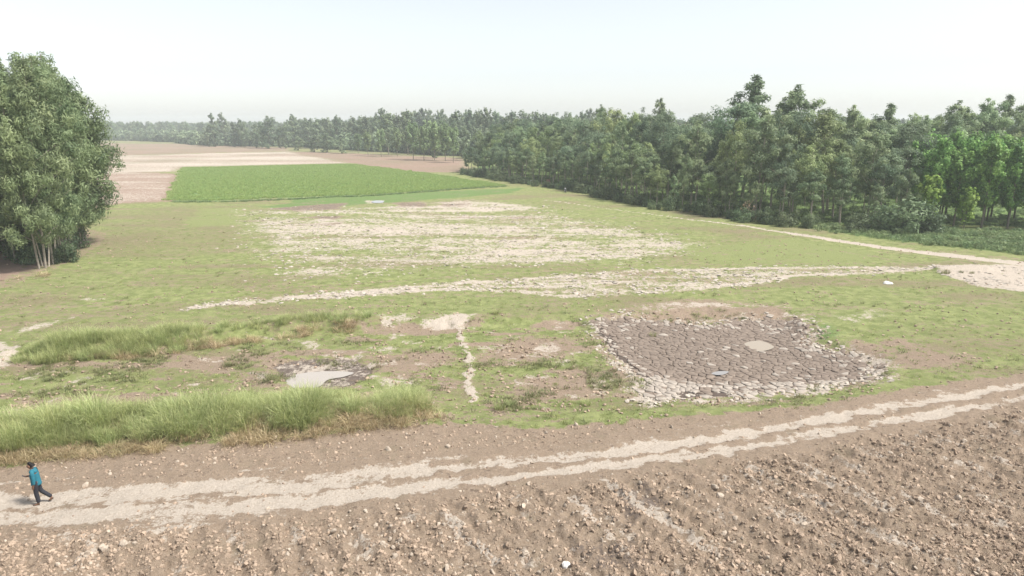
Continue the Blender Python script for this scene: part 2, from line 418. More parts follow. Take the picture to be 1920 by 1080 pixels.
    # cover masks
    silt = np.maximum.reduce([white * (0.12 + 0.55 * n_m + 0.50 * n_s), strip * (-0.10 + 0.35 * n_m + 0.75 * fbm(x * 0.22, y * 1.5, 3, 4) + 0.18 * sstep(0.55, 0.25, np.abs(poly_sd(wxs, wys, STRIP) - 0.9))), road * (0.62 + 0.4 * n_m), junc * (0.62 + 0.3 * n_m),
                              pan * (-0.29 + 0.40 * n_m + 0.45 * fbm(x * 0.25, y * 0.9, 4, 4) + 0.75 * fbm(x * 0.06, y * 0.25, 2, 4) - 0.12 * sstep(80, 105, y)), pond * (0.60 - 0.52 * pdark), field * ruts * trackzone * (0.12 + 1.00 * stq + 0.30 * n_s), field * sstep(2.6, 0.9, np.minimum(dA, dB)) * (1.30 * stq - 0.36) * (0.6 + 0.4 * sstep(2, -8, x)),
                              streak * field * 0.72, tex_f * (0.30 * np.cos(fr * 2 * math.pi / 1.9) + 0.75 * fbm(x * 0.8, y * 0.8, 2, 4) - 0.34), pale * (0.26 + 0.7 * fbm(x * 0.02, y * 0.05, 2, 4)), pinkl * (0.22 + 0.4 * fbm(x * 0.05, y * 0.3, 1, 3)), sstep(0.46, 0.06, line_d(wxs, wys, BUND, 3)) * (0.15 + 1.05 * fbm(x * 1.1, y * 1.1, 3, 4)),
                              basin * 0.42, verge * 0.0])
    halo = sstep(-2.6, -0.1, pond_sd) * (1 - pond)
    silt = np.maximum(silt, halo * (1.25 * fbm(x * 0.7, y * 0.9, 4, 4) - 0.22))
    silt = np.maximum(silt, (1 - field) * sstep(0.52, 0.75, fbm(x * 0.6 + 9, y * 0.9, 5, 5)) * pit * 0.50)
    soil = np.maximum.reduce([field, brown * (0.30 + 0.75 * n_m), dark * 0.75, lsoil * 0.95, pinkl, pinkr, farsoil * 0.8, pan * (0.10 + 0.55 * fbm(x * 0.12 + 5, y * 0.5, 0, 4)), pond, basin, junc * 0.8, pale * 0.8, strip * 0.5,
                              sstep(1.2, 0.2, np.abs(poly_sd(wxs, wys, PIT)) + 0.3) * sstep(56, 40, x * 0 + y * 0 + dist) * 0.45 * n_m * 1.6])
    soil = np.maximum(soil, (0.62 * sstep(0.48, 0.70, fbm(x * 0.30 + 3, y * 0.8, 1, 5)) * (0.55 + 0.55 * pit) + 0.10) * (1 - verge))
    soil = np.maximum.reduce([soil, wheel * 0.5, halo * (0.35 + 0.4 * n_m), rside * (0.35 + 0.5 * n_m)])
    soil = soil * (1 - wfloor * 0.75)
    mud = np.maximum.reduce([pond * pdark * 0.9, basin * 0.75, dark * 0.5, grey * 0.55 * field])
    silt = silt * (1 - wfloor)
    pink = np.maximum.reduce([pinkl, pale * 0.8, pinkr * 1.0, lsoil * 0.9, brown * 0.15, farsoil * 0.6])
    lush_shade_m = np.maximum.reduce([wfloor * 0.9, lush * 0.85, crop, sstep(0.5, 5.0, verge_sd) * 0.75])
    mdw = fbm(x * 0.10 + 2, y * 0.38, 4, 5)
    dry = np.maximum.reduce([oli * (0.12 + 0.75 * mdw), 1.45 * (mdw - 0.30), far * 0.45, sstep(2.2, 0.6, b1 * 0 + np.abs(poly_sd(wxs, wys, FIELD))) * 0.5 * sstep(6, -8, x)]) * (1 - yel)
    return dict(z=z, silt=silt, soil=soil, mud=mud, pink=pink, lush=lush_shade_m, dry=dry, yel=yel, field=field, track=trackzone * field, ruts=ruts * trackzone,
                pit=pit, pond=pond, pdark=pdark, pan=pan, strip=strip, junc=junc, verge=verge, crop=crop, north=sstep(0.2, 1.2, y - np.interp(x, [p[0] for p in RUT_A], [p[1] for p in RUT_A])), fur=np.sin(fr * 2 * math.pi / 0.95), road=road, brown=brown, far=far, lsoil=lsoil, basin=basin, verge_sd=verge_sd, wfloor=wfloor, pond_sd=pond_sd)


def ground_z(x, y):
    return float(land(np.array([x]), np.array([y]))['z'][0])


# ------------------------------------------------------------------ ground sheet: fine near the eye, coarse far off
def build_ground():
    ys = [-60, -40, -25, -12, -4, 3, 8, 12]
    y = 15.0
    while y < 1900:
        ys.append(y)
        y += max(0.075, y * y / (14 * 683) * 0.62)
    ys += [1900, 1990]
    ys = np.array(ys)
    core = np.linspace(-1.12, 1.12, 800)
    wing = np.linspace(0, 1, 26)[1:] ** 2.2
    rows = []
    for yy in ys:
        w = 0.78 * max(yy, 14) + 3
        edge = w * 1.12
        rest = max(1950 - edge, 10)
        xs = np.concatenate([-(edge + rest * wing[::-1]), core * w, edge + rest * wing])
        rows.append(xs)
    X = np.array(rows)
    Y = np.repeat(ys[:, None], X.shape[1], 1)
    L = land(X.ravel(), Y.ravel())
    V = np.stack([X.ravel(), Y.ravel(), L['z']], 1)
    nr, nc = X.shape
    i = np.arange(nr - 1)[:, None] * nc + np.arange(nc - 1)[None]
    F = np.stack([i, i + 1, i + nc + 1, i + nc], -1).reshape(-1, 4)
    me = mesh_from('ground', V, F, smooth=True)
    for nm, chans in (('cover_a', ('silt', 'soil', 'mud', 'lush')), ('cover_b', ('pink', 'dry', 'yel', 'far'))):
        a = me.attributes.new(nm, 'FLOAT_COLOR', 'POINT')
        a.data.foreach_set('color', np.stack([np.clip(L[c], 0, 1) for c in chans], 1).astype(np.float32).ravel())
    return me


def ground_material():
    m, n, l = new_mat('ground_cover')
    tc = N(n, 'ShaderNodeTexCoord')
    aA = N(n, 'ShaderNodeAttribute', attribute_name='cover_a'); aB = N(n, 'ShaderNodeAttribute', attribute_name='cover_b')
    sA = N(n, 'ShaderNodeSeparateColor'); sB = N(n, 'ShaderNodeSeparateColor')
    l.new(aA.outputs['Color'], sA.inputs[0]); l.new(aB.outputs['Color'], sB.inputs[0])

    def noise(scale, detail=5, rough=0.6):
        q = N(n, 'ShaderNodeTexNoise'); q.inputs['Scale'].default_value = scale; q.inputs['Detail'].default_value = detail; q.inputs['Roughness'].default_value = rough
        l.new(tc.outputs['Object'], q.inputs['Vector'])
        return q.outputs[0]

    def math_(op, a, b=None, c=None):
        q = N(n, 'ShaderNodeMath', operation=op)
        for k, v in enumerate((a, b, c)):
            if v is None: continue
            if isinstance(v, (int, float)): q.inputs[k].default_value = v
            else: l.new(v, q.inputs[k])
        return q.outputs[0]

    def mr(v, a, b, c=0.0, d=1.0):
        q = N(n, 'ShaderNodeMapRange', interpolation_type='SMOOTHSTEP')
        l.new(v, q.inputs[0])
        for k, t in zip((1, 2, 3, 4), (a, b, c, d)): q.inputs[k].default_value = t
        return q.outputs[0]

    def mix(f, a, b):
        q = N(n, 'ShaderNodeMix', data_type='RGBA')
        if isinstance(f, (int, float)): q.inputs[0].default_value = f
        else: l.new(f, q.inputs[0])
        for k, v in ((6, a), (7, b)):
            if isinstance(v, tuple): q.inputs[k].default_value = (*[c_ * 0.80 for c_ in v], 1)
            else: l.new(v, q.inputs[k])
        return q.outputs[2]

    n0 = noise(1.1, 5, 0.6)
    n1, n2, n3, n4 = noise(0.7, 6), noise(3.2, 6, 0.65), noise(11.0, 5, 0.7), noise(38.0, 4, 0.7)
    mixn = math_('ADD', math_('ADD', math_('MULTIPLY', n2, 0.42), math_('MULTIPLY', n3, 0.28)), math_('MULTIPLY', n0, 0.30))
    q_ = N(n, 'ShaderNodeMapRange'); l.new(mixn, q_.inputs[0]); q_.inputs[1].default_value = 0.32; q_.inputs[2].default_value = 0.68; q_.clamp = False
    mixn = q_.outputs[0]

    def gate(mask, amp=0.9, lo=0.36, hi=0.64):
        v = math_('ADD', mask, math_('MULTIPLY', math_('SUBTRACT', mixn, 0.5), amp))
        return mr(v, lo, hi)
    # grass
    g = mix(mr(n0, 0.32, 0.68), (0.210, 0.245, 0.090), (0.340, 0.368, 0.155))
    g = mix(mr(n2, 0.54, 0.72), g, (0.150, 0.178, 0.075))
    g = mix(gate(sB.outputs[2], 1.0, 0.2, 0.8), g, (0.275, 0.305, 0.125))
    g = mix(gate(sB.outputs[1], 1.3, 0.25, 0.75), g, mix(mr(n3, 0.3, 0.7), (0.345, 0.295, 0.185), (0.215, 0.180, 0.105)))
    g = mix(mr(n2, 0.60, 0.74), g, (0.375, 0.340, 0.235))
    g = mix(mr(n4, 0.60, 0.76), g, (0.38, 0.34, 0.22))
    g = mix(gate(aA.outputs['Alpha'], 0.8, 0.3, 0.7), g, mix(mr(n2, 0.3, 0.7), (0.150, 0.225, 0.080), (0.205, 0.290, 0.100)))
    # soil
    s = mix(mr(n2, 0.3, 0.7), (0.322, 0.244, 0.176), (0.430, 0.336, 0.246))
    s = mix(mr(n2, 0.52, 0.68), s, (0.200, 0.148, 0.110))
    s = mix(mr(n3, 0.50, 0.70), s, (0.440, 0.352, 0.275))
    s = mix(mr(n4, 0.52, 0.66), s, (0.180, 0.130, 0.095))
    pk = mix(mr(n1, 0.3, 0.7), (0.370, 0.258, 0.200), (0.315, 0.222, 0.172))
    s = mix(math_('MULTIPLY', sB.outputs[0], 0.85), s, pk)
    s = mix(math_('MULTIPLY', mr(n1, 0.55, 0.72), 0.35), s, (0.245, 0.215, 0.140))
    # mud
    mu = mix(mr(n2, 0.3, 0.7), (0.150, 0.118, 0.098), (0.205, 0.165, 0.138))
    # silt
    si = mix(mr(n3, 0.3, 0.7), (0.490, 0.415, 0.338), (0.64, 0.560, 0.470))
    si = mix(math_('MULTIPLY', mr(n4, 0.60, 0.72), 0.25), si, (0.34, 0.285, 0.236))
    c = mix(gate(sA.outputs[1], 1.0), g, s)
    c = mix(gate(sA.outputs[2], 0.8), c, mu)
    c = mix(gate(sA.outputs[0], 0.95), c, si)
    # distant ground: the noise above is finer than the eye can see there, add broad patches
    nb = noise(0.03, 5)
    c = mix(math_('MULTIPLY', aB.outputs['Alpha'], math_('MULTIPLY', mr(nb, 0.4, 0.65), 0.35)), c, (0.20, 0.21, 0.11))
    b = N(n, 'ShaderNodeBsdfPrincipled')
    b.inputs['Roughness'].default_value = 0.95; b.inputs['Specular IOR Level'].default_value = 0.1
    l.new(c, b.inputs['Base Color'])
    h = math_('ADD', math_('MULTIPLY', n3, 0.6), math_('MULTIPLY', n4, 0.4))
    bp = N(n, 'ShaderNodeBump'); bp.inputs['Strength'].default_value = 0.9; bp.inputs['Distance'].default_value = 0.14
    l.new(h, bp.inputs['Height']); l.new(bp.outputs[0], b.inputs['Normal'])
    o = N(n, 'ShaderNodeOutputMaterial'); l.new(b.outputs[0], o.inputs[0])
    return m


ground = obj('ground', build_ground(), ground_material())
tag(ground, kind='structure', label='wide flat grazed ground with bare dusty patches, ruts and ploughed soil', cat='ground')


# ------------------------------------------------------------------ scatter of uncountable stuff (instances on points)
SRC = bpy.data.collections.new('scatter_sources')      # never linked to the scene


def scatter(name, pts, rot, scl, idx, meshes, mat, label, cat, parent=None):
    coll = bpy.data.collections.new(name + '_sources')
    for k, me in enumerate(meshes):
        if mat is not None and not me.materials: me.materials.append(mat)
        o = bpy.data.objects.new('%s_source_%02d' % (name, k), me)
        coll.objects.link(o)
    me = bpy.data.meshes.new(name)
    pts = np.asarray(pts, np.float32)
    me.vertices.add(len(pts)); me.vertices.foreach_set('co', pts.ravel())
    a = me.attributes.new('rot', 'FLOAT_VECTOR', 'POINT'); a.data.foreach_set('vector', np.asarray(rot, np.float32).ravel())
    sc3 = np.asarray(scl, np.float32)
    if sc3.ndim == 1: sc3 = np.repeat(sc3[:, None], 3, 1)
    a = me.attributes.new('scl', 'FLOAT_VECTOR', 'POINT'); a.data.foreach_set('vector', sc3.ravel())
    a = me.attributes.new('idx', 'INT', 'POINT'); a.data.foreach_set('value', np.asarray(idx, np.int32))
    o = obj(name, me, None, parent)
    ng = bpy.data.node_groups.new(name, 'GeometryNodeTree')
    ng.interface.new_socket('Geometry', in_out='INPUT', socket_type='NodeSocketGeometry')
    ng.interface.new_socket('Geometry', in_out='OUTPUT', socket_type='NodeSocketGeometry')
    n, l = ng.nodes, ng.links
    gi, go = n.new('NodeGroupInput'), n.new('NodeGroupOutput')
    ci = n.new('GeometryNodeCollectionInfo'); ci.inputs['Collection'].default_value = coll
    ci.inputs['Separate Children'].default_value = True; ci.inputs['Reset Children'].default_value = True
    ip = n.new('GeometryNodeInstanceOnPoints'); ip.inputs['Pick Instance'].default_value = True

    def na(nm, dt):
        q = n.new('GeometryNodeInputNamedAttribute'); q.data_type = dt; q.inputs['Name'].default_value = nm
        return q.outputs['Attribute']
    l.new(gi.outputs[0], ip.inputs['Points']); l.new(ci.outputs[0], ip.inputs['Instance'])
    l.new(na('idx', 'INT'), ip.inputs['Instance Index']); l.new(na('rot', 'FLOAT_VECTOR'), ip.inputs['Rotation']); l.new(na('scl', 'FLOAT_VECTOR'), ip.inputs['Scale'])
    l.new(ip.outputs[0], go.inputs[0])
    md = o.modifiers.new('scatter', 'NODES'); md.node_group = ng
    tag(o, label, None if parent else cat, None, 'stuff')
    return o


def in_view(x, y, margin=1.15, m=3.0):
    return np.abs(x) < 0.76 * y * margin + m


def sample(n, y0, y1, accept, power=1.0, half=None):
    """random ground points in the fan in front of the camera, more of them near"""
    u = rng.random(n)
    a, b = y0 ** (1 - power) if power != 1 else math.log(y0), y1 ** (1 - power) if power != 1 else math.log(y1)
    yy = (a + (b - a) * u) ** (1 / (1 - power)) if power != 1 else np.exp(a + (b - a) * u)
    xx = (rng.random(n) * 2 - 1) * (0.80 * yy + 3)
    L = land(xx, yy)
    k = rng.random(n) < accept(L, xx, yy)
    return xx[k], yy[k], {q: v[k] for q, v in L.items()}


def clod_mesh(seed, flat=0.75, sub=1, jag=0.28):
    r = np.random.default_rng(seed)
    bm = bmesh.new()
    bmesh.ops.create_icosphere(bm, subdivisions=sub, radius=0.5)
    ph = r.random(6) * 6
    for v in bm.verts:
        k = 1 + jag * (math.sin(v.co.x * 6 + ph[0]) * math.cos(v.co.y * 5 + ph[1]) + 0.6 * math.sin(v.co.z * 7 + ph[2])) + (r.random() - 0.5) * jag
        v.co *= k
        v.co.z *= flat
    me = bpy.data.meshes.new('clod')
    bm.to_mesh(me); bm.free()
    return me


def rand_rot(n, tilt=3.14):
    return np.stack([(rng.random(n) - .5) * tilt, (rng.random(n) - .5) * tilt, rng.random(n) * 6.283], 1)


CL = [clod_mesh(k, 0.55 + 0.08 * k, 1, 0.42) for k in range(5)]
x, y, L = sample(420000, 17.0, 42.0, lambda L, x, y: L['field'] * (1 - 0.96 * L['ruts']) * (1 - 0.88 * L['track']) * (0.35 + 0.65 * sstep(0.35, 0.65, fbm(x * 0.55, y * 0.55, 2, 3))) * (0.68 + 0.32 * L['fur']) * (1 - 0.6 * L['north']) * 0.70 * sstep(46, 30, y), 1.6)
s = 0.024 + 0.17 * rng.random(len(x)) ** 7
scatter('clods', np.stack([x, y, L['z'] - s * 0.06], 1), rand_rot(len(x)), s * (0.85 + 0.3 * rng.random(len(x))), rng.integers(0, 5, len(x)), CL, M['clod'], 'small brown earth clods covering the ploughed soil', 'clods', ground)
CLP = [clod_mesh(20 + k, 0.55 + 0.08 * k, 1) for k in range(4)]
x, y, L = sample(18000, 17.0, 40.0, lambda L, x, y: L['field'] * (1 - 0.9 * L['track']) * (1 - 0.6 * L['north']) * sstep(0.42, 0.66, fbm(x * 0.5 + 4, y * 0.5, 3, 4)) * 0.4, 1.6)
s = 0.05 + 0.17 * rng.random(len(x)) ** 2.6
scatter('pale_clods', np.stack([x, y, L['z'] + s * 0.02], 1), rand_rot(len(x)), s, rng.integers(0, 4, len(x)), CLP, M['clod_pale'], 'small pale dry clods among the brown ones', 'clods', ground)

# the larger clods one can pick out singly
BIG = [clod_mesh(40 + k, 0.7, 2, 0.22) for k in range(4)]
for b_ in BIG[:3]: b_.materials.append(M['clod_pale'])
BIG[3].materials.append(M['rock'])
seen = [(1033, 799, 3), (985, 1045, 2), (1062, 1063, 3), (1340, 920, 1), (1350, 934, 0), (1655, 968, 0), (1795, 937, 1), (1830, 1052, 2), (1710, 945, 1), (1725, 940, 0), (232, 1022, 1), (198, 1028, 0), (160, 908, 1), (840, 838, 2), (728, 846, 1), (935, 937, 1)]
spots = []
for px, py, k in seen:
    if py > 830: spots.append((*P(px, py), 0.22 + 0.1 * random.random(), k))
x, y, L = sample(9000, 17.0, 36.0, lambda L, x, y: L['field'] * (1 - L['track']) * sstep(0.40, 0.62, fbm(x * 0.4 + 14, y * 0.4, 3, 4)), 1.6)
k = in_view(x, y, 1.0, 0)
for xx, yy in list(zip(x[k], y[k]))[:300 - len(spots)]:
    spots.append((xx, yy, 0.10 + 0.13 * random.random() ** 2, random.randrange(3)))
zz = land(np.array([q[0] for q in spots]), np.array([q[1] for q in spots]))['z']
for (xx, yy, s, k), z0 in zip(spots, zz):
    o = obj('clod', BIG[k], None, ground, (xx, yy, z0 + s * 0.08))
    o.rotation_euler = (random.random() * 6, random.random() * 6, random.random() * 6)
    o.scale = (s * random.uniform(.8, 1.3), s, s * random.uniform(.7, 1.0))

# dry silt flakes: pale crumbs on the pan, the strip and the junction
FLK = [clod_mesh(60 + k, 0.30, 1, 0.25) for k in range(4)]
x, y, L = sample(120000, 30.0, 125.0, lambda L, x, y: np.clip((L['pan'] + 1.5 * L['strip'] + 0.8 * L['junc']) * (0.25 + L['silt']) * sstep(0.40, 0.60, fbm(x * 0.9, y * 0.9, 1, 4)) * 0.55, 0, 1), 1.3)
s = (0.10 + 0.28 * rng.random(len(x)) ** 2) * (0.75 + y / 120)
scatter('silt_flakes', np.stack([x, y, L['z'] + 0.01], 1), rand_rot(len(x), 0.4), s, rng.integers(0, 4, len(x)), FLK, M['flake'], 'pale dry silt crumbs on the bare pan', 'crumbs', ground)
x, y, L = sample(60000, 24.0, 60.0, lambda L, x, y: np.clip(L['pit'] * (1 - L['pond']) * (1 - L['basin']) * (0.15 + L['soil'] * 0.8 + L['silt']) * sstep(0.45, 0.7, fbm(x * 0.8, y * 0.8, 4, 4)) * 0.6, 0, 1), 1.3)
s = 0.06 + 0.16 * rng.random(len(x)) ** 2.5
scatter('pit_crumbs', np.stack([x, y, L['z'] + s * 0.2], 1), rand_rot(len(x)), s, rng.integers(0, 5, len(x)), CL, None, 'loose earth crumbs on the floor of the shallow pit', 'crumbs', ground)


x, y, L = sample(60000, 28.0, 56.0, lambda L, x, y: sstep(-1.5, -0.1, L['pond_sd']) * sstep(1.3, 0.3, L['pond_sd']) * (0.15 + 0.85 * sstep(0.42, 0.6, fbm(x * 0.8, y * 0.8, 3, 3))) * 0.9, 1.2)
s = 0.07 + 0.30 * rng.random(len(x)) ** 2.5
scatter('rim_crumbs', np.stack([x, y, L['z'] + s * 0.08], 1), rand_rot(len(x), 0.9), s, rng.integers(0, 4, len(x)), FLK, None, 'pale dry crumbs round the rim of the cracked pond', 'crumbs', ground)
x, y, L = sample(16000, 30.0, 90.0, lambda L, x, y: (1 - L['field']) * (1 - L['pond']) * (1 - L['verge']) * (0.15 + 0.85 * sstep(0.45, 0.65, fbm(x * 0.25, y * 0.5, 3, 4))) * 0.6, 1.2)
s = 0.05 + 0.16 * rng.random(len(x)) ** 2
scatter('meadow_crumbs', np.stack([x, y, L['z'] + s * 0.1], 1), rand_rot(len(x), 0.6), s, rng.integers(0, 5, len(x)), CL + [], None, 'loose earth crumbs over the grazed meadow', 'crumbs', ground)


# ------------------------------------------------------------------ dried pond: bed and cracked plates
def voronoi_cells(poly_test, x0, x1, y0, y1, step_fn, seed):
    r = np.random.default_rng(seed)
    pts = []
    yv = y0
    while yv < y1:
        st = step_fn(yv)
        for xv in np.arange(x0, x1, st):
            pts.append((xv + (r.random() - .5) * st * 1.9, yv + (r.random() - .5) * st * 1.9))
        yv += st * 0.92
    pts = np.array(pts)
    ok = poly_test(pts[:, 0], pts[:, 1])
    big = np.stack([r.uniform(x0, x1, 170), r.uniform(y0, y1, 170)], 1)      # coarse crack cells
    wq = pts + np.stack([fbm(pts[:, 0], pts[:, 1], 1, 2), fbm(pts[:, 0] + 9, pts[:, 1], 2, 2)], 1) * 0.8
    bid = np.argmin(((wq[:, None] - big[None]) ** 2).sum(2), 1)
    cells = []
    for i in np.nonzero(ok)[0]:
        c = pts[i]
        d = np.hypot(pts[:, 0] - c[0], pts[:, 1] - c[1])
        nb = np.argsort(d)[1:15]
        st = step_fn(c[1]) * 1.6
        cell = [np.array(c) + st * np.array(v) for v in ((-1, -1), (1, -1), (1, 1), (-1, 1))]
        for j in nb:
            nrm = pts[j] - c
            mid = (pts[j] + c) / 2 - nrm / np.linalg.norm(nrm) * (0.5 * (0.055 if bid[i] != bid[j] else 0.010))
            new = []
            for k in range(len(cell)):
                a, b = cell[k], cell[(k + 1) % len(cell)]
                da, db = np.dot(a - mid, nrm), np.dot(b - mid, nrm)
                if da <= 0: new.append(a)
                if da * db < 0: new.append(a + (b - a) * da / (da - db))
            cell = new
            if len(cell) < 3: break
        if len(cell) >= 3: cells.append((c, cell))
    return cells


def plate_geo(c, cell, gap, h, r, zfun):
    """bevelled plate: bottom ring, shoulder ring, top ring and a domed middle"""
    out = []
    for a in cell:
        v = a - c
        d = np.linalg.norm(v)
        out.append(c + v)
    n = len(out)
    ring = []
    for k in range(n):                       # one wobble point on each edge
        a, b = out[k], out[(k + 1) % n]
        ring.append(a)
        m = (a + b) / 2 + (r.random(2) - .5) * 0.10 * np.linalg.norm(b - a)
        ring.append(c + (m - c) * 0.98)
    ring = np.array(ring)
    n = len(ring)
    tilt = (r.random(2) - .5) * 0.07 + zfun
    def lay(sc, dz):
        q = c + (ring - c) * sc
        return np.concatenate([q - c, (dz + (q - c) @ tilt + (r.random(n) - .5) * 0.012)[:, None]], 1)
    V = np.concatenate([lay(1.0, -0.06), lay(0.99, h * 0.86), lay(0.93, h), np.array([[0, 0, h * 1.02]])])
    F = []
    for k in range(n):
        m = (k + 1) % n
        F += [(k, m, n + m), (k, n + m, n + k), (n + k, n + m, 2 * n + m), (n + k, 2 * n + m, 2 * n + k), (2 * n + k, 2 * n + m, 3 * n)]
    return V, F


def pond_plates():
    xs = [p[0] for p in POND]; ys_ = [p[1] for p in POND]
    def test(px, py):
        L = land(px, py)
        return L['pond_sd'] > -0.5 + 2.6 * (fbm(px * 0.45, py * 0.45, 4, 4) - 0.36) + 0.9 * (np.random.default_rng(4).random(len(px)) - 0.3)
    cells = voronoi_cells(test, min(xs) - .5, max(xs) + .5, min(ys_) - .5, max(ys_) + .5, lambda v: 0.37 + 0.25 * sstep(36.0, 33.5, np.array(v)), 3)
    r = np.random.default_rng(8)
    C = np.array([c for c, _ in cells])
    L = land(C[:, 0], C[:, 1])
    SL = np.stack([(land(C[:, 0] + .3, C[:, 1])['z'] - land(C[:, 0] - .3, C[:, 1])['z']) / .6, (land(C[:, 0], C[:, 1] + .3)['z'] - land(C[:, 0], C[:, 1] - .3)['z']) / .6], 1)
    ZS = -0.055 * sstep(0.75, -0.25, L['pond_sd'])
    # bed
    g = 0.22
    gx, gy = np.meshgrid(np.arange(min(xs) - .6, max(xs) + .6, g), np.arange(min(ys_) - .6, max(ys_) + .6, g))
    LB = land(gx.ravel(), gy.ravel())
    keep = (LB['pond_sd'] > 0.05).reshape(gx.shape)
    V = np.stack([gx.ravel(), gy.ravel(), LB['z'] + 0.015], 1)
    nc = gx.shape[1]
    F = []
    for a in range(gx.shape[0] - 1):
        for b in range(nc - 1):
            if keep[a, b] and keep[a + 1, b] and keep[a, b + 1] and keep[a + 1, b + 1]:
                F.append((a * nc + b, a * nc + b + 1, (a + 1) * nc + b + 1, (a + 1) * nc + b))
    used = np.unique(np.array(F)); remap = -np.ones(len(V), int); remap[used] = np.arange(len(used))
    bed = obj('pond_bed', mesh_from('pond_bed', V[used], remap[np.array(F)], smooth=True), M['crack'])
    tag(bed, 'dried pond floor of dark cracked mud right of centre', 'pond bed', kind='structure')
    # pools keep their plates out
    PY0 = float(np.quantile(C[:, 1], 0.02))
    order = np.argsort(C[:, 1] + 0.02 * np.abs(C[:, 0] - 14))
    rest = {0: ([], [], 0), 1: ([], [], 0)}
    count = 0
    for i in order:
        c, cell = cells[i]
        if any(poly_sd(np.array([c[0]]), np.array([c[1]]), q)[0] > 0.02 for q in POOLS_IN_POND): continue
        pale = r.random() < float(sstep(0.95, 0.1, L['pdark'][i] + 0.9 * (fbm(np.array([c[0] * .5]), np.array([c[1] * .5]), 2, 3)[0] - .5))) * (0.85 if c[1] < 38 else 0.35) * float(sstep(0.32, 0.56, fbm(np.array([c[0] * .4 + 3]), np.array([c[1] * .4]), 5, 3)[0]))
        if c[1] < PY0 + 1.5 and r.random() < 0.75: pale = True
        if pale and r.random() < 0.10: pale = False
        if not pale and r.random() < 0.03: pale = True
        h = 0.045 + 0.035 * r.random() + (0.02 if pale else 0)
        V, F = plate_geo(np.array(c), cell, 0.0, h, r, SL[i])
        if count < 300:
            me = mesh_from('mud_plate', V, np.array(F), smooth=False)
            obj('mud_plate', me, M['plate_pale'] if pale else M['plate'], bed, (c[0], c[1], L['z'][i] + 0.01 + ZS[i]))
            count += 1
        else:
            A, B, off = rest[int(pale)]
            A.append(V + np.array([c[0], c[1], L['z'][i] + 0.01 + ZS[i]])); B.append(np.array(F) + off)
            rest[int(pale)] = (A, B, off + len(V))
    for k, nm, mt in ((0, 'mud_plates', M['plate']), (1, 'pale_mud_plates', M['plate_pale'])):
        A, B, off = rest[k]
        if A: tag(obj(nm, mesh_from(nm, np.concatenate(A), np.concatenate(B)), mt, bed), kind='stuff')


def water_mat(name, c):
    m, n, l = new_mat(name)
    b = N(n, 'ShaderNodeBsdfPrincipled')
    b.inputs['Base Color'].default_value = (*c, 1); b.inputs['Roughness'].default_value = 0.06; b.inputs['Specular IOR Level'].default_value = 0.5; b.inputs['IOR'].default_value = 1.33
    tc = N(n, 'ShaderNodeTexCoord'); q = N(n, 'ShaderNodeTexNoise'); q.inputs['Scale'].default_value = 4.0
    l.new(tc.outputs['Object'], q.inputs['Vector'])
    bp = N(n, 'ShaderNodeBump'); bp.inputs['Strength'].default_value = 0.04; bp.inputs['Distance'].default_value = 0.02
    l.new(q.outputs[0], bp.inputs['Height']); l.new(bp.outputs[0], b.inputs['Normal'])
    o = N(n, 'ShaderNodeOutputMaterial'); l.new(b.outputs[0], o.inputs[0])
    return m


def puddle(name, poly, dz, mat, label):
    p = np.array(poly); c = p.mean(0)
    pts = []
    n = len(p)
    for k in range(n):                                    # Catmull-Rom outline
        a, b, d, e = p[k - 1], p[k], p[(k + 1) % n], p[(k + 2) % n]
        for t in np.linspace(0, 1, 6, endpoint=False):
            pts.append(0.5 * (2 * b + (d - a) * t + (2 * a - 5 * b + 4 * d - e) * t * t + (3 * b - a - 3 * d + e) * t ** 3))
    pts = np.array(pts)
    zl = land(np.append(p[:, 0], c[0]), np.append(p[:, 1], c[1]))['z'].mean() + dz
    V = np.concatenate([np.c_[pts, np.full(len(pts), zl)], [[c[0], c[1], zl]]])
    F = np.array([(k, (k + 1) % len(pts), len(pts)) for k in range(len(pts))])
    o = obj(name, mesh_from(name, V, F), mat)
    return tag(o, label, 'puddle', kind='structure')


W_MILK = water_mat('milky_puddle', (0.36, 0.325, 0.285))
W_TAN = water_mat('tan_puddle', (0.31, 0.26, 0.195))
W_CLEAR = water_mat('clear_puddle', (0.26, 0.25, 0.24))
POOL_A = PZ(-0.42, (1334, 697), (1346, 693), (1366, 693), (1360, 698), (1346, 700))
POOL_B = PZ(-0.42, (1395, 640), (1425, 634), (1452, 646), (1420, 654))
POOLS_IN_POND = [POOL_A, POOL_B]
pond_plates()
puddle('puddle', POOL_A, 0.09, W_CLEAR, 'tiny bright pool in the middle of the cracked pond mud')
puddle('puddle', POOL_B, 0.10, W_TAN, 'tan muddy pool near the back of the cracked pond')
puddle('puddle', PZ(-0.5, (536, 715), (560, 702), (610, 697), (662, 699), (646, 707), (615, 713), (600, 725), (570, 731), (545, 726)), 0.035, W_MILK, 'milky puddle behind the tall grass, lower left of centre')
puddle('puddle', PL((696, 379), (705, 376.5), (720, 377.5), (716, 381), (702, 381)), 0.05, W_CLEAR, 'small white puddle in front of the green rice field')


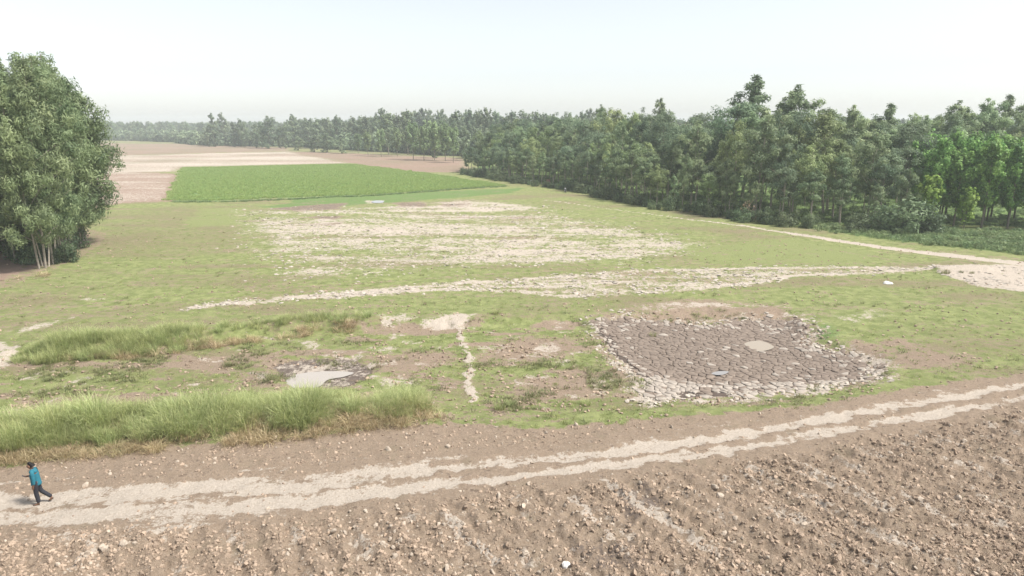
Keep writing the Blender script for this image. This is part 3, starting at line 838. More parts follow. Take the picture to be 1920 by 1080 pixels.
# ------------------------------------------------------------------ grass
def blade_clump(seed, n, h, spread, lean=0.5, width=0.02, droop=0.5, segs=3):
    r = np.random.default_rng(seed)
    V, F, C = [], [], []
    off = 0
    for k in range(n):
        a, rad = r.random() * 6.283, spread * math.sqrt(r.random())
        bx, by = rad * math.cos(a), rad * math.sin(a)
        az = a + (r.random() - .5) * 2.2
        hh = h * (0.55 + 0.5 * r.random())
        ln = hh * lean * (0.2 + r.random())
        sx, sy = -math.sin(az), math.cos(az)
        col = r.random()
        for s in range(segs + 1):
            t = s / segs
            o = ln * t ** 1.6
            z = hh * (t - droop * 0.45 * t ** 3 * (ln / hh + .3))
            w = width * (1 - t * 0.92) * (0.7 + 0.5 * r.random())
            V.append((bx + math.cos(az) * o - sx * w, by + math.sin(az) * o - sy * w, z))
            V.append((bx + math.cos(az) * o + sx * w, by + math.sin(az) * o + sy * w, z))
            C += [col, col]
        for s in range(segs):
            q = off + 2 * s
            F.append((q, q + 1, q + 3, q + 2))
        off += 2 * (segs + 1)
    me = mesh_from('grass_clump', np.array(V), np.array(F))
    at = me.attributes.new('rnd', 'FLOAT', 'POINT'); at.data.foreach_set('value', np.array(C, np.float32))
    return me


def along(line, n, w, seed):
    """n random points within w of a polyline"""
    r = np.random.default_rng(seed)
    p = np.array(line); sl = np.hypot(*(p[1:] - p[:-1]).T); cs = np.concatenate([[0], np.cumsum(sl)])
    t = r.random(n) * cs[-1]
    i = np.clip(np.searchsorted(cs, t) - 1, 0, len(sl) - 1)
    f = (t - cs[i]) / sl[i]
    q = p[i] + (p[i + 1] - p[i]) * f[:, None]
    d = (p[i + 1] - p[i]) / sl[i][:, None]
    nrm = np.stack([-d[:, 1], d[:, 0]], 1)
    return q + nrm * ((r.random(n) - .5) * 2 * w)[:, None], t / cs[-1]


TALL = [blade_clump(100 + k, 58, (1.0, 1.25, 0.85, 1.1, 0.95)[k], 0.30, 0.75, 0.011, 0.8, 4) for k in range(5)]
STRAW = [blade_clump(120 + k, 46, 0.55, 0.28, 1.3, 0.011, 1.0, 3) for k in range(4)]
q1, t1 = along(PL((-200, 822), (0, 826), (200, 812), (400, 800), (600, 784), (730, 770), (800, 762)), 1400, 1.5, 21)
h1 = np.where(t1 > 0.85, 0.75, 1.0) * (0.25 + 1.25 * fbm(q1[:, 0] * 0.7, q1[:, 1] * 0.7, 1, 3) + 0.45 * rng.random(len(q1)) ** 2)
keep = fbm(q1[:, 0] * 0.7, q1[:, 1] * 0.7, 2, 3) > 0.30
q1, h1 = q1[keep], h1[keep]
z1 = land(q1[:, 0], q1[:, 1])['z']
scatter('tall_grass', np.c_[q1, z1], rand_rot(len(q1), 0.3), h1, rng.integers(0, 5, len(q1)), TALL, M['grass_tall'], 'long belt of tall bright grass on the bank left of the dirt track', 'grass')
q2, t2 = along(PL((60, 650), (85, 655), (200, 648), (300, 640), (380, 626)), 400, 1.7, 22)
h2 = (0.15 + 1.1 * fbm(q2[:, 0] * 0.6, q2[:, 1] * 0.6, 1, 3) + 0.3 * rng.random(len(q2))) * np.minimum(1, 0.4 + 4 * np.minimum(t2, 1.05 - t2))
q3, t3 = along(PL((370, 626), (470, 614), (560, 606), (690, 600)), 90, 0.6, 23)
h3 = 0.45 + 0.4 * rng.random(len(q3))
q2 = np.concatenate([q2, q3]); h2 = np.concatenate([h2, h3])
scatter('tall_grass', np.c_[q2, land(q2[:, 0], q2[:, 1])['z']], rand_rot(len(q2), 0.3), h2, rng.integers(0, 5, len(q2)), TALL, M['grass_tall'], 'shorter belt of tall grass on the far rim of the pit at left', 'grass')
q4, t4 = along(PL((-200, 868), (0, 858), (200, 842), (400, 826), (600, 808), (760, 788), (810, 776)), 520, 0.8, 24)
q5, _ = along(PL((100, 660), (220, 660), (330, 645), (520, 622), (690, 606)), 170, 0.6, 25)
q6, _ = along(PL((35, 525), (60, 520), (90, 518)), 30, 0.7, 26)
q7, _ = along(PL((-200, 826), (0, 830), (200, 816), (400, 804), (600, 788), (800, 764)), 260, 1.3, 27)
q4 = np.concatenate([q4, q7, q5, q6])
keep = fbm(q4[:, 0] * 0.9, q4[:, 1] * 0.9, 3, 3) > 0.44
q4 = q4[keep]
scatter('dry_grass', np.c_[q4, land(q4[:, 0], q4[:, 1])['z']], rand_rot(len(q4), 0.6), 0.7 + 0.6 * rng.random(len(q4)), rng.integers(0, 4, len(q4)), STRAW, M['grass_straw'], 'dead straw-coloured grass at the foot of the grass banks', 'grass')

SHORT = [blade_clump(140 + k, 16, 0.11, 0.13, 1.2, 0.012, 0.6, 2) for k in range(4)]
x, y, L = sample(90000, 24, 95, lambda L, x, y: np.clip((0.40 + 0.60 * L['pit']) * (1 - L['soil']) * (1 - L['silt']) * (1 - L['verge']) * sstep(0.38, 0.62, fbm(x * 0.6, y * 0.6, 2, 4)) * 0.75, 0, 1), 1.2)
scatter('grass_tufts', np.c_[x, y, L['z']], rand_rot(len(x), 0.4), 0.5 + 0.9 * rng.random(len(x)) ** 2, rng.integers(0, 4, len(x)), SHORT, M['grass_short'], 'short grazed grass tufts dotted over the meadow', 'grass')
OLV = [blade_clump(150 + k, 22, 0.24, 0.2, 1.1, 0.013, 0.7, 2) for k in range(3)]
x, y, L = sample(40000, 24, 110, lambda L, x, y: np.clip((1 - L['silt']) * (1 - L['field']) * (1 - L['pond']) * (1 - L['verge']) * sstep(0.58, 0.72, fbm(x * 0.35 + 7, y * 0.45, 5, 4)) * (0.10 + 1.0 * L['pit'] + 0.2 * L['pan']), 0, 1), 1.2)
scatter('low_weeds', np.c_[x, y, L['z']], rand_rot(len(x), 0.4), 0.6 + 0.8 * rng.random(len(x)), rng.integers(0, 3, len(x)), OLV, M['grass_olive'], 'low olive weeds in patches over the meadow', 'weeds')
# rice
RICE = [blade_clump(160 + k, 26, 0.42, 0.3, 0.4, 0.028, 0.4, 2) for k in range(4)]
xs = [p[0] for p in CROP]; ys_ = [p[1] for p in CROP]
gx = rng.uniform(min(xs), max(xs), 60000); gy = rng.uniform(min(ys_), max(ys_), 60000)
gw = (fbm(gx * 0.35, gy * 0.35, 2, 3) - 0.5) * 3.0
k = (poly_sd(gx + gw, gy + gw, CROP) > 0.1) & (rng.random(60000) < np.where(poly_sd(gx, gy, CROP) < 3, 1.0, 0.55))
gx, gy = gx[k], gy[k]
scatter('rice_crop', np.c_[gx, gy, land(gx, gy)['z']], rand_rot(len(gx), 0.2), (0.85 + 0.3 * rng.random(len(gx))), rng.integers(0, 4, len(gx)), RICE, M['crop'], 'bright green rice field in the middle distance', 'crop')

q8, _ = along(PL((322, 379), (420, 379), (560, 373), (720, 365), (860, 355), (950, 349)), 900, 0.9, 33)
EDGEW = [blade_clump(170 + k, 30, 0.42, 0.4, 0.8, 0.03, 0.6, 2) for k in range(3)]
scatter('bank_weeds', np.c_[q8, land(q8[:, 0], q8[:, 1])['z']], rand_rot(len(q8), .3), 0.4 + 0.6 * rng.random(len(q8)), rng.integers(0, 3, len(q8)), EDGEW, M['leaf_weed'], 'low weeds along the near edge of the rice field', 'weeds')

# tussocks one can tell apart
TUS = [blade_clump(180 + k, 110, 0.62, 0.28, 0.75, 0.012, 0.7, 3) for k in range(3)]
for k_, me in enumerate(TUS): me.materials.append(M['grass_tall'])
TUSO = [blade_clump(190 + k, 90, 0.5, 0.3, 0.7, 0.013, 0.7, 3) for k in range(2)]
for me in TUSO: me.materials.append(M['grass_olive'])
for px, py, s, me, lab in [
    (937, 752, 1.15, TUS[0], 'larger bluish-green grass tussock right of the low earth ridge'),
    (957, 746, 0.75, TUS[1], 'smaller green grass tussock beside the larger one by the earth ridge'),
    (930, 590, 0.9, TUS[2], 'lone green tussock on the rim above the brown bare patch'),
    (590, 603, 1.1, TUS[1], 'broad upright tussock on the pit rim, right of the grass belt'),
    (640, 607, 1.2, TUS[0], 'yellowish tussock on the pit rim next to the broad upright one'),
    (690, 600, 0.95, TUS[2], 'last tussock on the pit rim before the white bare bank'),
    (530, 606, 0.9, TUS[2], 'small tussock on the pit rim left of the broad upright one'),
    (1773, 515, 1.25, TUSO[0], 'tallest olive tussock on the low mound at the track junction'),
    (1802, 514, 0.7, TUSO[1], 'second olive tussock on the mound at the track junction'),
    (1822, 515, 0.65, TUSO[0], 'last small olive tussock on the mound at the track junction'),
    (1100, 745, 0.8, TUS[1], 'thin tussock between earth ridge and cracked pond'),
    (1660, 700, 0.7, TUSO[1], 'olive tussock at the right rim of the cracked pond'),
    (1225, 615, 0.9, TUSO[0], 'dark tussock on the back bank of the cracked pond')]:
    xx, yy = P(px, py)
    tag(obj('grass_tussock', me, None, None, (xx, yy, ground_z(xx, yy)), random.random() * 6, s), lab, 'tussock', 'separate grass tussocks')


# ------------------------------------------------------------------ trees
def tube(path, radii, sides=6):
    path = np.asarray(path, float)
    V, F = [], []
    for k, p in enumerate(path):
        t = path[min(k + 1, len(path) - 1)] - path[max(k - 1, 0)]
        t /= np.linalg.norm(t) + 1e-9
        u = np.cross(t, (0.3, 0.9, 0.1)); u /= np.linalg.norm(u) + 1e-9
        w = np.cross(t, u)
        for s in range(sides):
            a = 2 * math.pi * s / sides
            V.append(p + (u * math.cos(a) + w * math.sin(a)) * radii[k])
    for k in range(len(path) - 1):
        for s in range(sides):
            a, b = k * sides + s, k * sides + (s + 1) % sides
            F.append((a, b, b + sides, a + sides))
    return np.array(V), np.array(F)


class Geo:
    def __init__(self): self.V, self.F, self.C, self.o = [], [], [], 0
    def add(self, V, F, C=None):
        self.V.append(V); self.F.append(np.asarray(F) + self.o); self.o += len(V)
        self.C.append(np.zeros(len(V)) if C is None else C)
    def mesh(self, name, smooth=False):
        me = mesh_from(name, np.concatenate(self.V), np.concatenate(self.F), smooth=smooth)
        a = me.attributes.new('rnd', 'FLOAT', 'POINT'); a.data.foreach_set('value', np.concatenate(self.C).astype(np.float32))
        return me


def leaves(r, centers, sizes, n_each, ll, lw, droop, shell=0.5, flat=0.75):
    """rhombus leaves spread through clumps"""
    P0, C0, D0 = [], [], []
    axis = np.mean(np.asarray(centers), 0)
    for c, s in zip(centers, sizes):
        n = max(4, int(n_each * (s / np.mean(sizes)) ** 2))
        d = r.normal(size=(n, 3)); d /= np.linalg.norm(d, axis=1)[:, None]
        rad = s * r.random(n) ** shell
        p = c + d * rad[:, None] * np.array([1, 1, flat])
        P0.append(p)
        q = c - axis; q[2] *= 0.6; D0.append(d * np.array([1, 1, 1.1]) + 0.55 * q / (np.linalg.norm(q) + 1e-6) + np.array([0, 0, 0.35]))
        C0.append(np.clip(0.70 * r.random() + 0.40 * r.random(n) - 0.05, 0, 1))
    p = np.concatenate(P0); col = np.concatenate(C0); n = len(p)
    nr = np.concatenate(D0) + r.normal(size=(n, 3)) * 0.55          # leaves face outward and up, towards the light
    nr /= np.linalg.norm(nr, axis=1)[:, None] + 1e-9
    ax = r.normal(size=(n, 3)); ax[:, 2] -= droop * 1.6
    ax -= nr * (ax * nr).sum(1)[:, None]
    ax /= np.linalg.norm(ax, axis=1)[:, None] + 1e-9
    wx = np.cross(nr, ax)
    L_, W_ = ll * (0.65 + 0.7 * r.random(n))[:, None], lw * (0.65 + 0.7 * r.random(n))[:, None]
    V = np.stack([p - ax * L_ * .5, p + wx * W_ * .5 - ax * L_ * .08, p + ax * L_ * .5, p - wx * W_ * .5 - ax * L_ * .08], 1).reshape(-1, 3)
    F = np.arange(n * 4).reshape(-1, 4)
    return V, F, np.repeat(col, 4)


def euc_tree(seed, H, W, clear=0.3, nb=13, n_leaf=4200, ll=0.46, lw=0.13, lean=0.03, droop=0.6, tk=0.0080, top_heavy=0.5):
    """eucalyptus: pale slender stem, rising limbs, lumpy drooping leaf masses"""
    r = np.random.default_rng(seed)
    wood, crown = Geo(), Geo()
    la = r.random() * 6.283
    tr = H * tk
    k = np.linspace(0, 1, 7)
    wob = np.cumsum((r.random((7, 2)) - .5) * H * 0.022, 0); wob -= wob[0]
    path = np.c_[wob[:, 0] + math.cos(la) * lean * H * k ** 1.3, wob[:, 1] + math.sin(la) * lean * H * k ** 1.3, H * 0.93 * k]
    path[0, 2] = -0.25
    wood.add(*tube(path, tr * (1.25 - 1.05 * k) + 0.015, 7))
    at = lambda t: np.array([np.interp(t, k, path[:, j]) for j in range(3)])
    C, S = [], []
    base_r = W * 0.165
    for i in range(nb):
        t = clear + (0.97 - clear) * ((i + r.random() * 0.8) / nb)
        prof = math.sin(math.pi * min(1, ((t - clear) / (1 - clear)) * (1 - 0.28 * top_heavy) + 0.22)) ** 0.8
        az = i * 2.4 + r.random() * 0.9
        ln = W * 0.5 * prof * (0.65 + 0.6 * r.random())
        up = 0.55 + 0.7 * r.random()
        p0 = at(t)
        dirh = np.array([math.cos(az), math.sin(az), 0])
        pts = [p0, p0 + dirh * ln * .4 + np.array([0, 0, ln * .4 * up]), p0 + dirh * ln * .75 + np.array([0, 0, ln * .75 * up]), p0 + dirh * ln + np.array([0, 0, ln * .85 * up])]
        wood.add(*tube(pts, [tr * .42 * (1.2 - t), tr * .3 * (1.2 - t) + .01, tr * .2 * (1.2 - t) + .008, .008], 5))
        for f, sz in ((0.38, .7), (0.62, .85), (0.85, 1.0), (1.06, .9)):
            if r.random() < 0.88:
                c = pts[0] + (pts[3] - pts[0]) * f + r.normal(size=3) * W * 0.075
                C.append(c); S.append(base_r * sz * (0.6 + 0.7 * r.random()) * (0.65 + 0.4 * prof))
    for q in range(3):
        C.append(at(0.9 + .05 * q) + r.normal(size=3) * W * .05); S.append(base_r * (0.75 - 0.15 * q))
    C, S = np.array(C), np.array(S)
    V, F, A = leaves(r, C, S, n_leaf / len(C), ll, lw, droop, 0.55, 0.9)
    crown.add(V, F, A)
    return wood.mesh('trunk', True), crown.mesh('crown')


def pop_tree(seed, H, W, clear=0.16, n_leaf=3600, ll=0.36, lw=0.30):
    """poplar: straight stem, steep limbs, broad leaves, narrow crown running to a point"""
    r = np.random.default_rng(seed)
    wood, crown = Geo(), Geo()
    tr = H * 0.0095
    k = np.linspace(0, 1, 6)
    wob = np.cumsum((r.random((6, 2)) - .5) * H * 0.010, 0); wob -= wob[0]
    path = np.c_[wob, H * 0.97 * k]; path[0, 2] = -0.25
    wood.add(*tube(path, tr * (1.2 - 1.05 * k) + .012, 7))
    at = lambda t: np.array([np.interp(t, k, path[:, j]) for j in range(3)])
    C, S = [], []
    nb = 20
    for i in range(nb):
        t = clear + (0.93 - clear) * ((i + r.random() * .7) / nb)
        q = (t - clear) / (1 - clear)
        prof = (0.55 + 0.6 * q if q < 0.4 else 1.12 * (1 - q) ** 0.75 + 0.12)
        az = i * 2.4 + r.random()
        ln = W * 0.5 * prof * (0.75 + 0.5 * r.random())
        p0 = at(t)
        d = np.array([math.cos(az) * ln, math.sin(az) * ln, ln * (1.2 + .5 * r.random())])
        wood.add(*tube([p0, p0 + d * .5 - np.array([0, 0, .08 * ln]), p0 + d], [tr * .35 * (1.1 - t) + .01, tr * .2 * (1.1 - t) + .008, .006], 4))
        for f in (0.35, 0.6, 0.85, 1.05):
            C.append(p0 + d * f + r.normal(size=3) * .12); S.append(W * 0.13 * (0.7 + .7 * r.random()) * (0.6 + .5 * prof))
    for q in range(4):
        C.append(at(0.88 + .03 * q) + np.array([0, 0, H * .02 * q])); S.append(W * .10 * (1.1 - .2 * q))
    V, F, A = leaves(r, np.array(C), np.array(S), n_leaf / len(C), ll, lw, 0.25, 0.5, 1.15)
    crown.add(V, F, A)
    return wood.mesh('trunk', True), crown.mesh('crown')


def bush_geo(seed, H, W, n_leaf=2200, ll=0.3, lw=0.14):
    r = np.random.default_rng(seed)
    wood, crown = Geo(), Geo()
    C, S = [], []
    for i in range(11):
        az, ln = i * 2.4 + r.random(), W * 0.5 * math.sqrt(r.random())
        tip = np.array([math.cos(az) * ln, math.sin(az) * ln, H * (0.45 + 0.5 * r.random()) * (1 - 0.35 * (2 * ln / W) ** 2)])
        wood.add(*tube([(0.1 * math.cos(az), 0.1 * math.sin(az), -.15), tip * np.array([.4, .4, .55]), tip], [.035, .025, .008], 4))
        C += [tip, tip * np.array([.85, .85, .55]) + r.normal(size=3) * .15, tip * np.array([1.0, 1.0, .25])]
        S += list(W * 0.17 * (0.75 + .6 * r.random(3)))
    V, F, A = leaves(r, np.array(C), np.array(S), n_leaf / len(C), ll, lw, 0.3, 0.5, 0.85)
    V[:, 2] = np.abs(V[:, 2])
    crown.add(V, F, A)
    return wood.mesh('stem', True), crown.mesh('crown')


def mats(pair, bark, leaf):
    pair[0].materials.append(M[bark]); pair[1].materials.append(M[leaf])
    return pair


def plant(name, pair, px=None, xy=None, height=None, base_h=1.0, wide=1.0, rz=None, label='', cat='tree', group=None, parts=('trunk', 'crown'), tilt=0.0, tdir=0.0):
    xx, yy = xy if xy is not None else P(*px)
    root = obj(name, None, None, None, (xx, yy, ground_z(xx, yy)))
    s = height / base_h
    root.scale = (s * wide, s * wide, s)
    root.rotation_euler = (tilt * math.sin(tdir), tilt * math.cos(tdir), random.random() * 6.283 if rz is None else rz)
    obj(parts[0], pair[0], None, root)
    obj(parts[1], pair[1], None, root)
    return tag(root, label, cat, group)


EH = 14.0
EUC = [mats(euc_tree(200 + k, EH, 5.4 + 0.5 * (k % 3), (0.16, 0.28, 0.34)[k % 3], 17 + k % 3, 5200), 'bark_pale', ('leaf_euc', 'leaf_euc_o', 'leaf_euc_d')[k % 3]) for k in range(7)]
EUCT = [mats(euc_tree(220 + k, EH, 4.4 + 0.5 * k, 0.36, 15, 4800, top_heavy=0.2), 'bark_pale', 'leaf_euc') for k in range(3)]
EUCL = [mats(euc_tree(240 + k, 20.0, 6.2 + 0.6 * (k % 3), (0.12, 0.10, 0.18)[k % 3], 30, 10500, 0.48, 0.115, 0.045, 0.65, 0.0050), 'bark_grey', 'leaf_euc_l') for k in range(4)]
POP = [mats(pop_tree(260 + k, 12.0, 3.6 + .3 * k, 0.15, 3400), 'bark_dark', 'leaf_pop') for k in range(4)]
YNG = [mats(pop_tree(280 + k, 7.0, 2.6, 0.14, 1500, 0.34, 0.30), 'bark_dark', 'leaf_young') for k in range(2)]
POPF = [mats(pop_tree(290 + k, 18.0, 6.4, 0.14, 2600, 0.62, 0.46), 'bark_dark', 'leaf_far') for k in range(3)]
POPB = [mats(pop_tree(300 + k, 12.0, 5.2, 0.18, 2400, 0.5, 0.4), 'bark_dark', 'leaf_weed') for k in range(2)]
BSH = [mats(bush_geo(310 + k, 3.0, 4.2, 2400), 'bark_dark', 'leaf_bush') for k in range(4)]
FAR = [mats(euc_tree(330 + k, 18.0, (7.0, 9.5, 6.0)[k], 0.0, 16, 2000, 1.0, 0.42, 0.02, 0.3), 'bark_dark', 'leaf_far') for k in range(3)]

ORD = ['first', 'second', 'third', 'fourth', 'fifth', 'sixth', 'seventh', 'eighth', 'ninth', 'tenth', 'eleventh', 'twelfth', 'thirteenth', 'fourteenth', 'fifteenth', 'sixteenth', 'seventeenth', 'eighteenth', 'nineteenth', 'twentieth']


def ordinal(i):
    if i < 20: return ORD[i]
    return {2: 'twenty-', 3: 'thirty-', 4: 'forty-'}[(i + 1) // 10] + ORD[(i + 1) % 10 - 1] if (i + 1) % 10 else {3: 'thirtieth', 4: 'fortieth'}[(i + 1) // 10]


# --- left clump: a planted row running away from the camera, and the trees behind it
row = [(74, 506), (86, 504), (100, 497), (108, 492), (115, 486), (121, 481), (127, 477), (133, 472), (139, 468), (145, 463), (150, 460), (156, 456), (162, 452)]
for i, (px, py) in enumerate(row):
    d = P(px, py)[1]
    topy = (160, 100, 150, 104, 138, 94, 142, 112, 150, 116, 160, 134, 176)[i]
    plant('eucalyptus_tree', EUCL[i % 4], (px, py), None, top_z(topy - 26, d), 20.0, 0.80 + 0.28 * (i > 6), None,
          'eucalyptus on the edge of the left clump, %s pale trunk counted from the near end' % ordinal(i), 'tree', 'eucalyptus row at the left edge', tilt=0.035, tdir=2.8 + random.random())
for i, (px, py, ty) in enumerate([(92, 501, 330), (104, 494, 300), (112, 489, 345), (118, 484, 290), (130, 474, 320), (136, 470, 310), (147, 461, 330), (80, 500, 350)]):
    xy = P(px, py)
    plant('eucalyptus_tree', EUCT[i % 3], None, xy, top_z(ty, xy[1]), EH, .8, None, 'thin low sapling stem between the pale trunks of the left clump', 'tree', 'saplings of the left clump', tilt=.10, tdir=random.random() * 6)
back = [(40, 470, 128), (10, 474, 140), (-30, 480, 150), (60, 455, 102), (95, 450, 100), (20, 450, 118), (-50, 460, 120), (125, 438, 140), (-110, 485, 150), (30, 490, 235), (-20, 495, 250)]
for i, (px, py, ty) in enumerate(back):
    xy = P(px, py)
    plant('eucalyptus_tree', EUCL[(i + 1) % 4], None, xy, top_z(ty - 26, xy[1]), 20.0, 1.05, None, 'eucalyptus inside the left clump, behind its edge row of trunks', 'tree', 'eucalyptus inside the left clump')
for i, (px, py, h, lab) in enumerate([(120, 492, 2.2, 'small leafy shrub among the trunks at the foot of the left clump'), (15, 468, 4.2, 'grey-green shrub at the left frame edge under the tall clump'), (50, 480, 3.6, 'drooping shrub left of the first trunks of the left clump'), (98, 482, 3.8, 'shrub behind the middle trunks of the left clump'), (128, 468, 3.4, 'shrub behind the far trunks of the left clump'), (70, 492, 2.8, 'low shrub beside the nearest trunk of the left clump')]):
    plant('shrub', BSH[i % 4], (px, py), None, h, 3.0, 0.9, None, lab, 'shrub', 'shrubs of the left clump', ('stem', 'crown'))

# --- right wood: edge row along the track, then rows behind
EDGE = PL((872, 322), (930, 334), (1000, 344), (1060, 351), (1130, 366), (1200, 382), (1290, 396), (1380, 409), (1450, 416), (1530, 422), (1620, 426), (1690, 424))


def resample(line, step):
    p = np.array(line); sl = np.hypot(*(p[1:] - p[:-1]).T); cs = np.concatenate([[0], np.cumsum(sl)])
    t = np.arange(step * .3, cs[-1], step)
    return np.stack([np.interp(t, cs, p[:, j]) for j in range(2)], 1), t / cs[-1]


inw = np.array((0.62, 0.78))          # direction into the wood, away from the track
for rowi in range(7):
    q, t = resample(EDGE, (4.2, 4.6, 5.0, 5.4, 6.0, 7.0, 8.0)[rowi])
    depth = (0.8, 4.5, 9.0, 14.0, 20.0, 28.0, 38.0)[rowi]
    for i, (p, tt) in enumerate(zip(q, t)):
        pos = p + inw * depth + np.array((random.uniform(-1, 1), random.uniform(-1, 1))) * (0.6 + rowi * .35)
        hm = (8.2, 10.5, 12.8, 14.6, 15.8, 16.4, 17.0)[rowi] * random.uniform(0.72, 1.22)
        hm *= 1.0 - 0.06 * (tt < 0.3)
        pair = EUC[random.randrange(7)] if rowi or random.random() < .55 else EUCT[random.randrange(3)]
        if rowi == 0:
            lab, grp = 'eucalyptus in the front row of the right-hand wood, %s counted from its far left end' % ordinal(i), 'front row of the right-hand wood'
        else:
            zone = ('behind its far left end', 'below the thin pointed tree', 'left of the tallest tree', 'below the tallest tree', 'near the poplars')[min(4, int(tt * 5))]
            lab, grp = ('eucalyptus crown in the middle rows of the wood, ' + zone, 'middle rows of the right-hand wood') if rowi < 4 else ('taller eucalyptus crown in the back rows of the wood, ' + zone, 'back rows of the right-hand wood')
        plant('eucalyptus_tree', pair, None, pos, hm, EH, random.uniform(.72, 1.3), None, lab, 'tree', grp, tilt=.04, tdir=random.random() * 6)

# --- single tall trees that stand out
for px, by, ty, k, wide, lab in [
    (1390, 372, 128, 0, 1.3, 'tallest eucalyptus of the right-hand wood, alone against the sky'),
    (1468, 372, 144, 1, 1.35, 'second tallest eucalyptus, round crown right of the tallest one'),
    (1415, 405, 208, 2, 1.2, 'leaning eucalyptus with long bare pale trunk at the wood edge'),
    (1236, 330, 176, 0, .9, 'slim hazy tree rising alone behind the wood, left of the tallest'),
    (1122, 318, 188, 1, .8, 'thin pointed hazy tree rising above the middle of the wood'),
    (1590, 380, 186, 2, 1.1, 'rounded eucalyptus crown left of the sky gap at right'),
    (1640, 378, 184, 0, 1.1, 'dark rounded eucalyptus crown beside the sky gap at right'),
    (1778, 372, 176, 1, 1.1, 'eucalyptus crown above the poplar plantation, first from its left'),
    (1815, 370, 174, 2, 1.0, 'eucalyptus crown above the poplar plantation, second from its left'),
    (1855, 368, 168, 0, 1.0, 'open ragged eucalyptus crown above the poplars near the right edge'),
    (1905, 366, 178, 1, 1.2, 'eucalyptus crown above the poplars at the right frame edge')]:
    xy = P(px, by)
    plant('eucalyptus_tree', EUCT[k], None, xy, top_z(ty, xy[1]), EH, wide, None, lab, 'tree', None)

# --- eucalyptus mass behind the poplar plantation
for i in range(26):
    px = 1560 + 16 * i + random.uniform(-8, 8); by = random.uniform(352, 385)
    xy = P(px, by)
    plant('eucalyptus_tree', EUC[i % 7], None, xy, top_z(random.uniform(196, 262), xy[1]), EH, 1.05, None, 'eucalyptus in the mass behind the poplar plantation at right', 'tree', 'eucalyptus behind the poplar plantation')

# --- poplar plantation at right
for rowi in range(4):
    q, t = resample(PL((1690, 417), (1760, 423), (1840, 427), (1930, 431), (2080, 436)), 3.0)
    for i, p in enumerate(q):
        pos = p + inw * (rowi * 4.5) + np.array((random.uniform(-.3, .3), random.uniform(-.3, .3)))
        hm = random.uniform(10.2, 12.8) + rowi * .3
        lab = 'poplar in the front row of the plantation at right, %s from the left' % ordinal(i) if rowi == 0 else 'dark green poplar in the rows behind the plantation front row'
        plant('poplar_tree', POP[random.randrange(4)], None, pos, hm, 12.0, random.uniform(.85, 1.1), None, lab, 'tree', 'front row of the poplar plantation' if rowi == 0 else 'inner rows of the poplar plantation')
plant('poplar_tree', YNG[0], (1737, 428), None, 7.2, 7.0, 1.0, None, 'bright yellow-green young poplar left of its twin, before the plantation', 'tree', 'young yellow-green poplars')
plant('poplar_tree', YNG[1], (1806, 432), None, 5.8, 7.0, 1.1, None, 'smaller bright yellow-green young poplar, right of the other', 'tree', 'young yellow-green poplars')

# --- poplars of the far plantation and the young ones on the pink field
for i in range(34):
    px = 690 + 13 * i + random.uniform(-6, 6); by = random.uniform(272, 292) + max(0, (px - 860)) * .03
    xy = P(px, by)
    plant('poplar_tree', POPF[i % 3], None, xy, top_z(random.uniform(202, 218), xy[1]), 18.0, random.uniform(.8, 1.1), None, 'hazy feathery poplar of the distant plantation behind the wood', 'tree', 'distant poplar plantation')
for i, (px, by, ty) in enumerate([(690, 292, 248), (715, 294, 244), (745, 293, 240), (775, 299, 232), (795, 301, 236), (815, 300, 230), (835, 302, 234), (850, 305, 240), (760, 288, 236), (805, 291, 228), (830, 290, 226), (672, 288, 252)]):
    xy = P(px, by)
    plant('poplar_tree', POPB[i % 2], None, xy, top_z(ty, xy[1]), 12.0, .95, None, 'pale thin-trunked young poplar on the pink field, %s of the group' % ordinal(i) if i < 0 else 'pale thin-trunked young poplar standing on the pink bare field', 'tree', 'young poplars on the pink field')

# --- dark bushy trees at the far edge, left of the pink field
for i in range(30):
    px = 380 + 12 * i + random.uniform(-5, 5); by = random.uniform(268, 277) + (px - 380) * .015
    xy = P(px, by)
    ty = random.uniform(214, 238) if i not in (2, 3, 10, 14, 21) else random.uniform(208, 215)
    plant('tree', FAR[i % 3], None, xy, top_z(ty, xy[1]), 18.0, random.uniform(.8, 1.1), None, 'hazy blue-green tree in the far tree line beyond the fields', 'tree', 'far tree line')
for px, by, h, lab in [(590, 285, 8, 'low dark bushy tree at the left end of the pink field'), (615, 286, 9, 'bushier dark tree by the left end of the pink field'), (640, 288, 7, 'dark shrubby tree touching the pink field'), (560, 282, 7, 'leftmost low dark tree by the pink field')]:
    xy = P(px, by)
    plant('tree', FAR[1], None, xy, h * 1.2, 18.0, 1.5, None, lab, 'tree', 'bushy trees by the pink field')

# --- undergrowth along the wood edge
q, t = resample(PL((862, 326), (930, 338), (1000, 349), (1070, 358), (1130, 372), (1200, 388), (1290, 401), (1380, 414), (1450, 421), (1540, 430), (1640, 436), (1700, 438)), 3.1)
for i, p in enumerate(q):
    pos = p + inw * random.uniform(-.3, 2.0)
    plant('shrub', BSH[i % 4], None, pos, random.uniform(0.9, 2.8), 3.0, random.uniform(.8, 1.3), None, 'dark green shrub under the wood edge, %s counted from its far left end' % ordinal(i), 'shrub', 'undergrowth of the right-hand wood', ('stem', 'crown'))
plant('shrub', BSH[1], (1690, 437), None, 4.6, 3.0, 1.25, None, 'big pale grey-green shrub at the left end of the poplars', 'shrub', None, ('stem', 'crown'))
plant('shrub', BSH[2], (1730, 437), None, 3.6, 3.0, 1.2, None, 'low grey-green shrub below the left young poplar', 'shrub', None, ('stem', 'crown'))
DEADB = bush_geo(350, 2.4, 1.6, 150, .3, .12); mats(DEADB, 'bark_pale', 'leaf_dead')
plant('dead_sapling', DEADB, (1402, 414), None, 3.6, 2.4, 1.0, None, 'sapling with dead brown leaves beside the long bare trunk', 'sapling', None, ('stem', 'crown'))

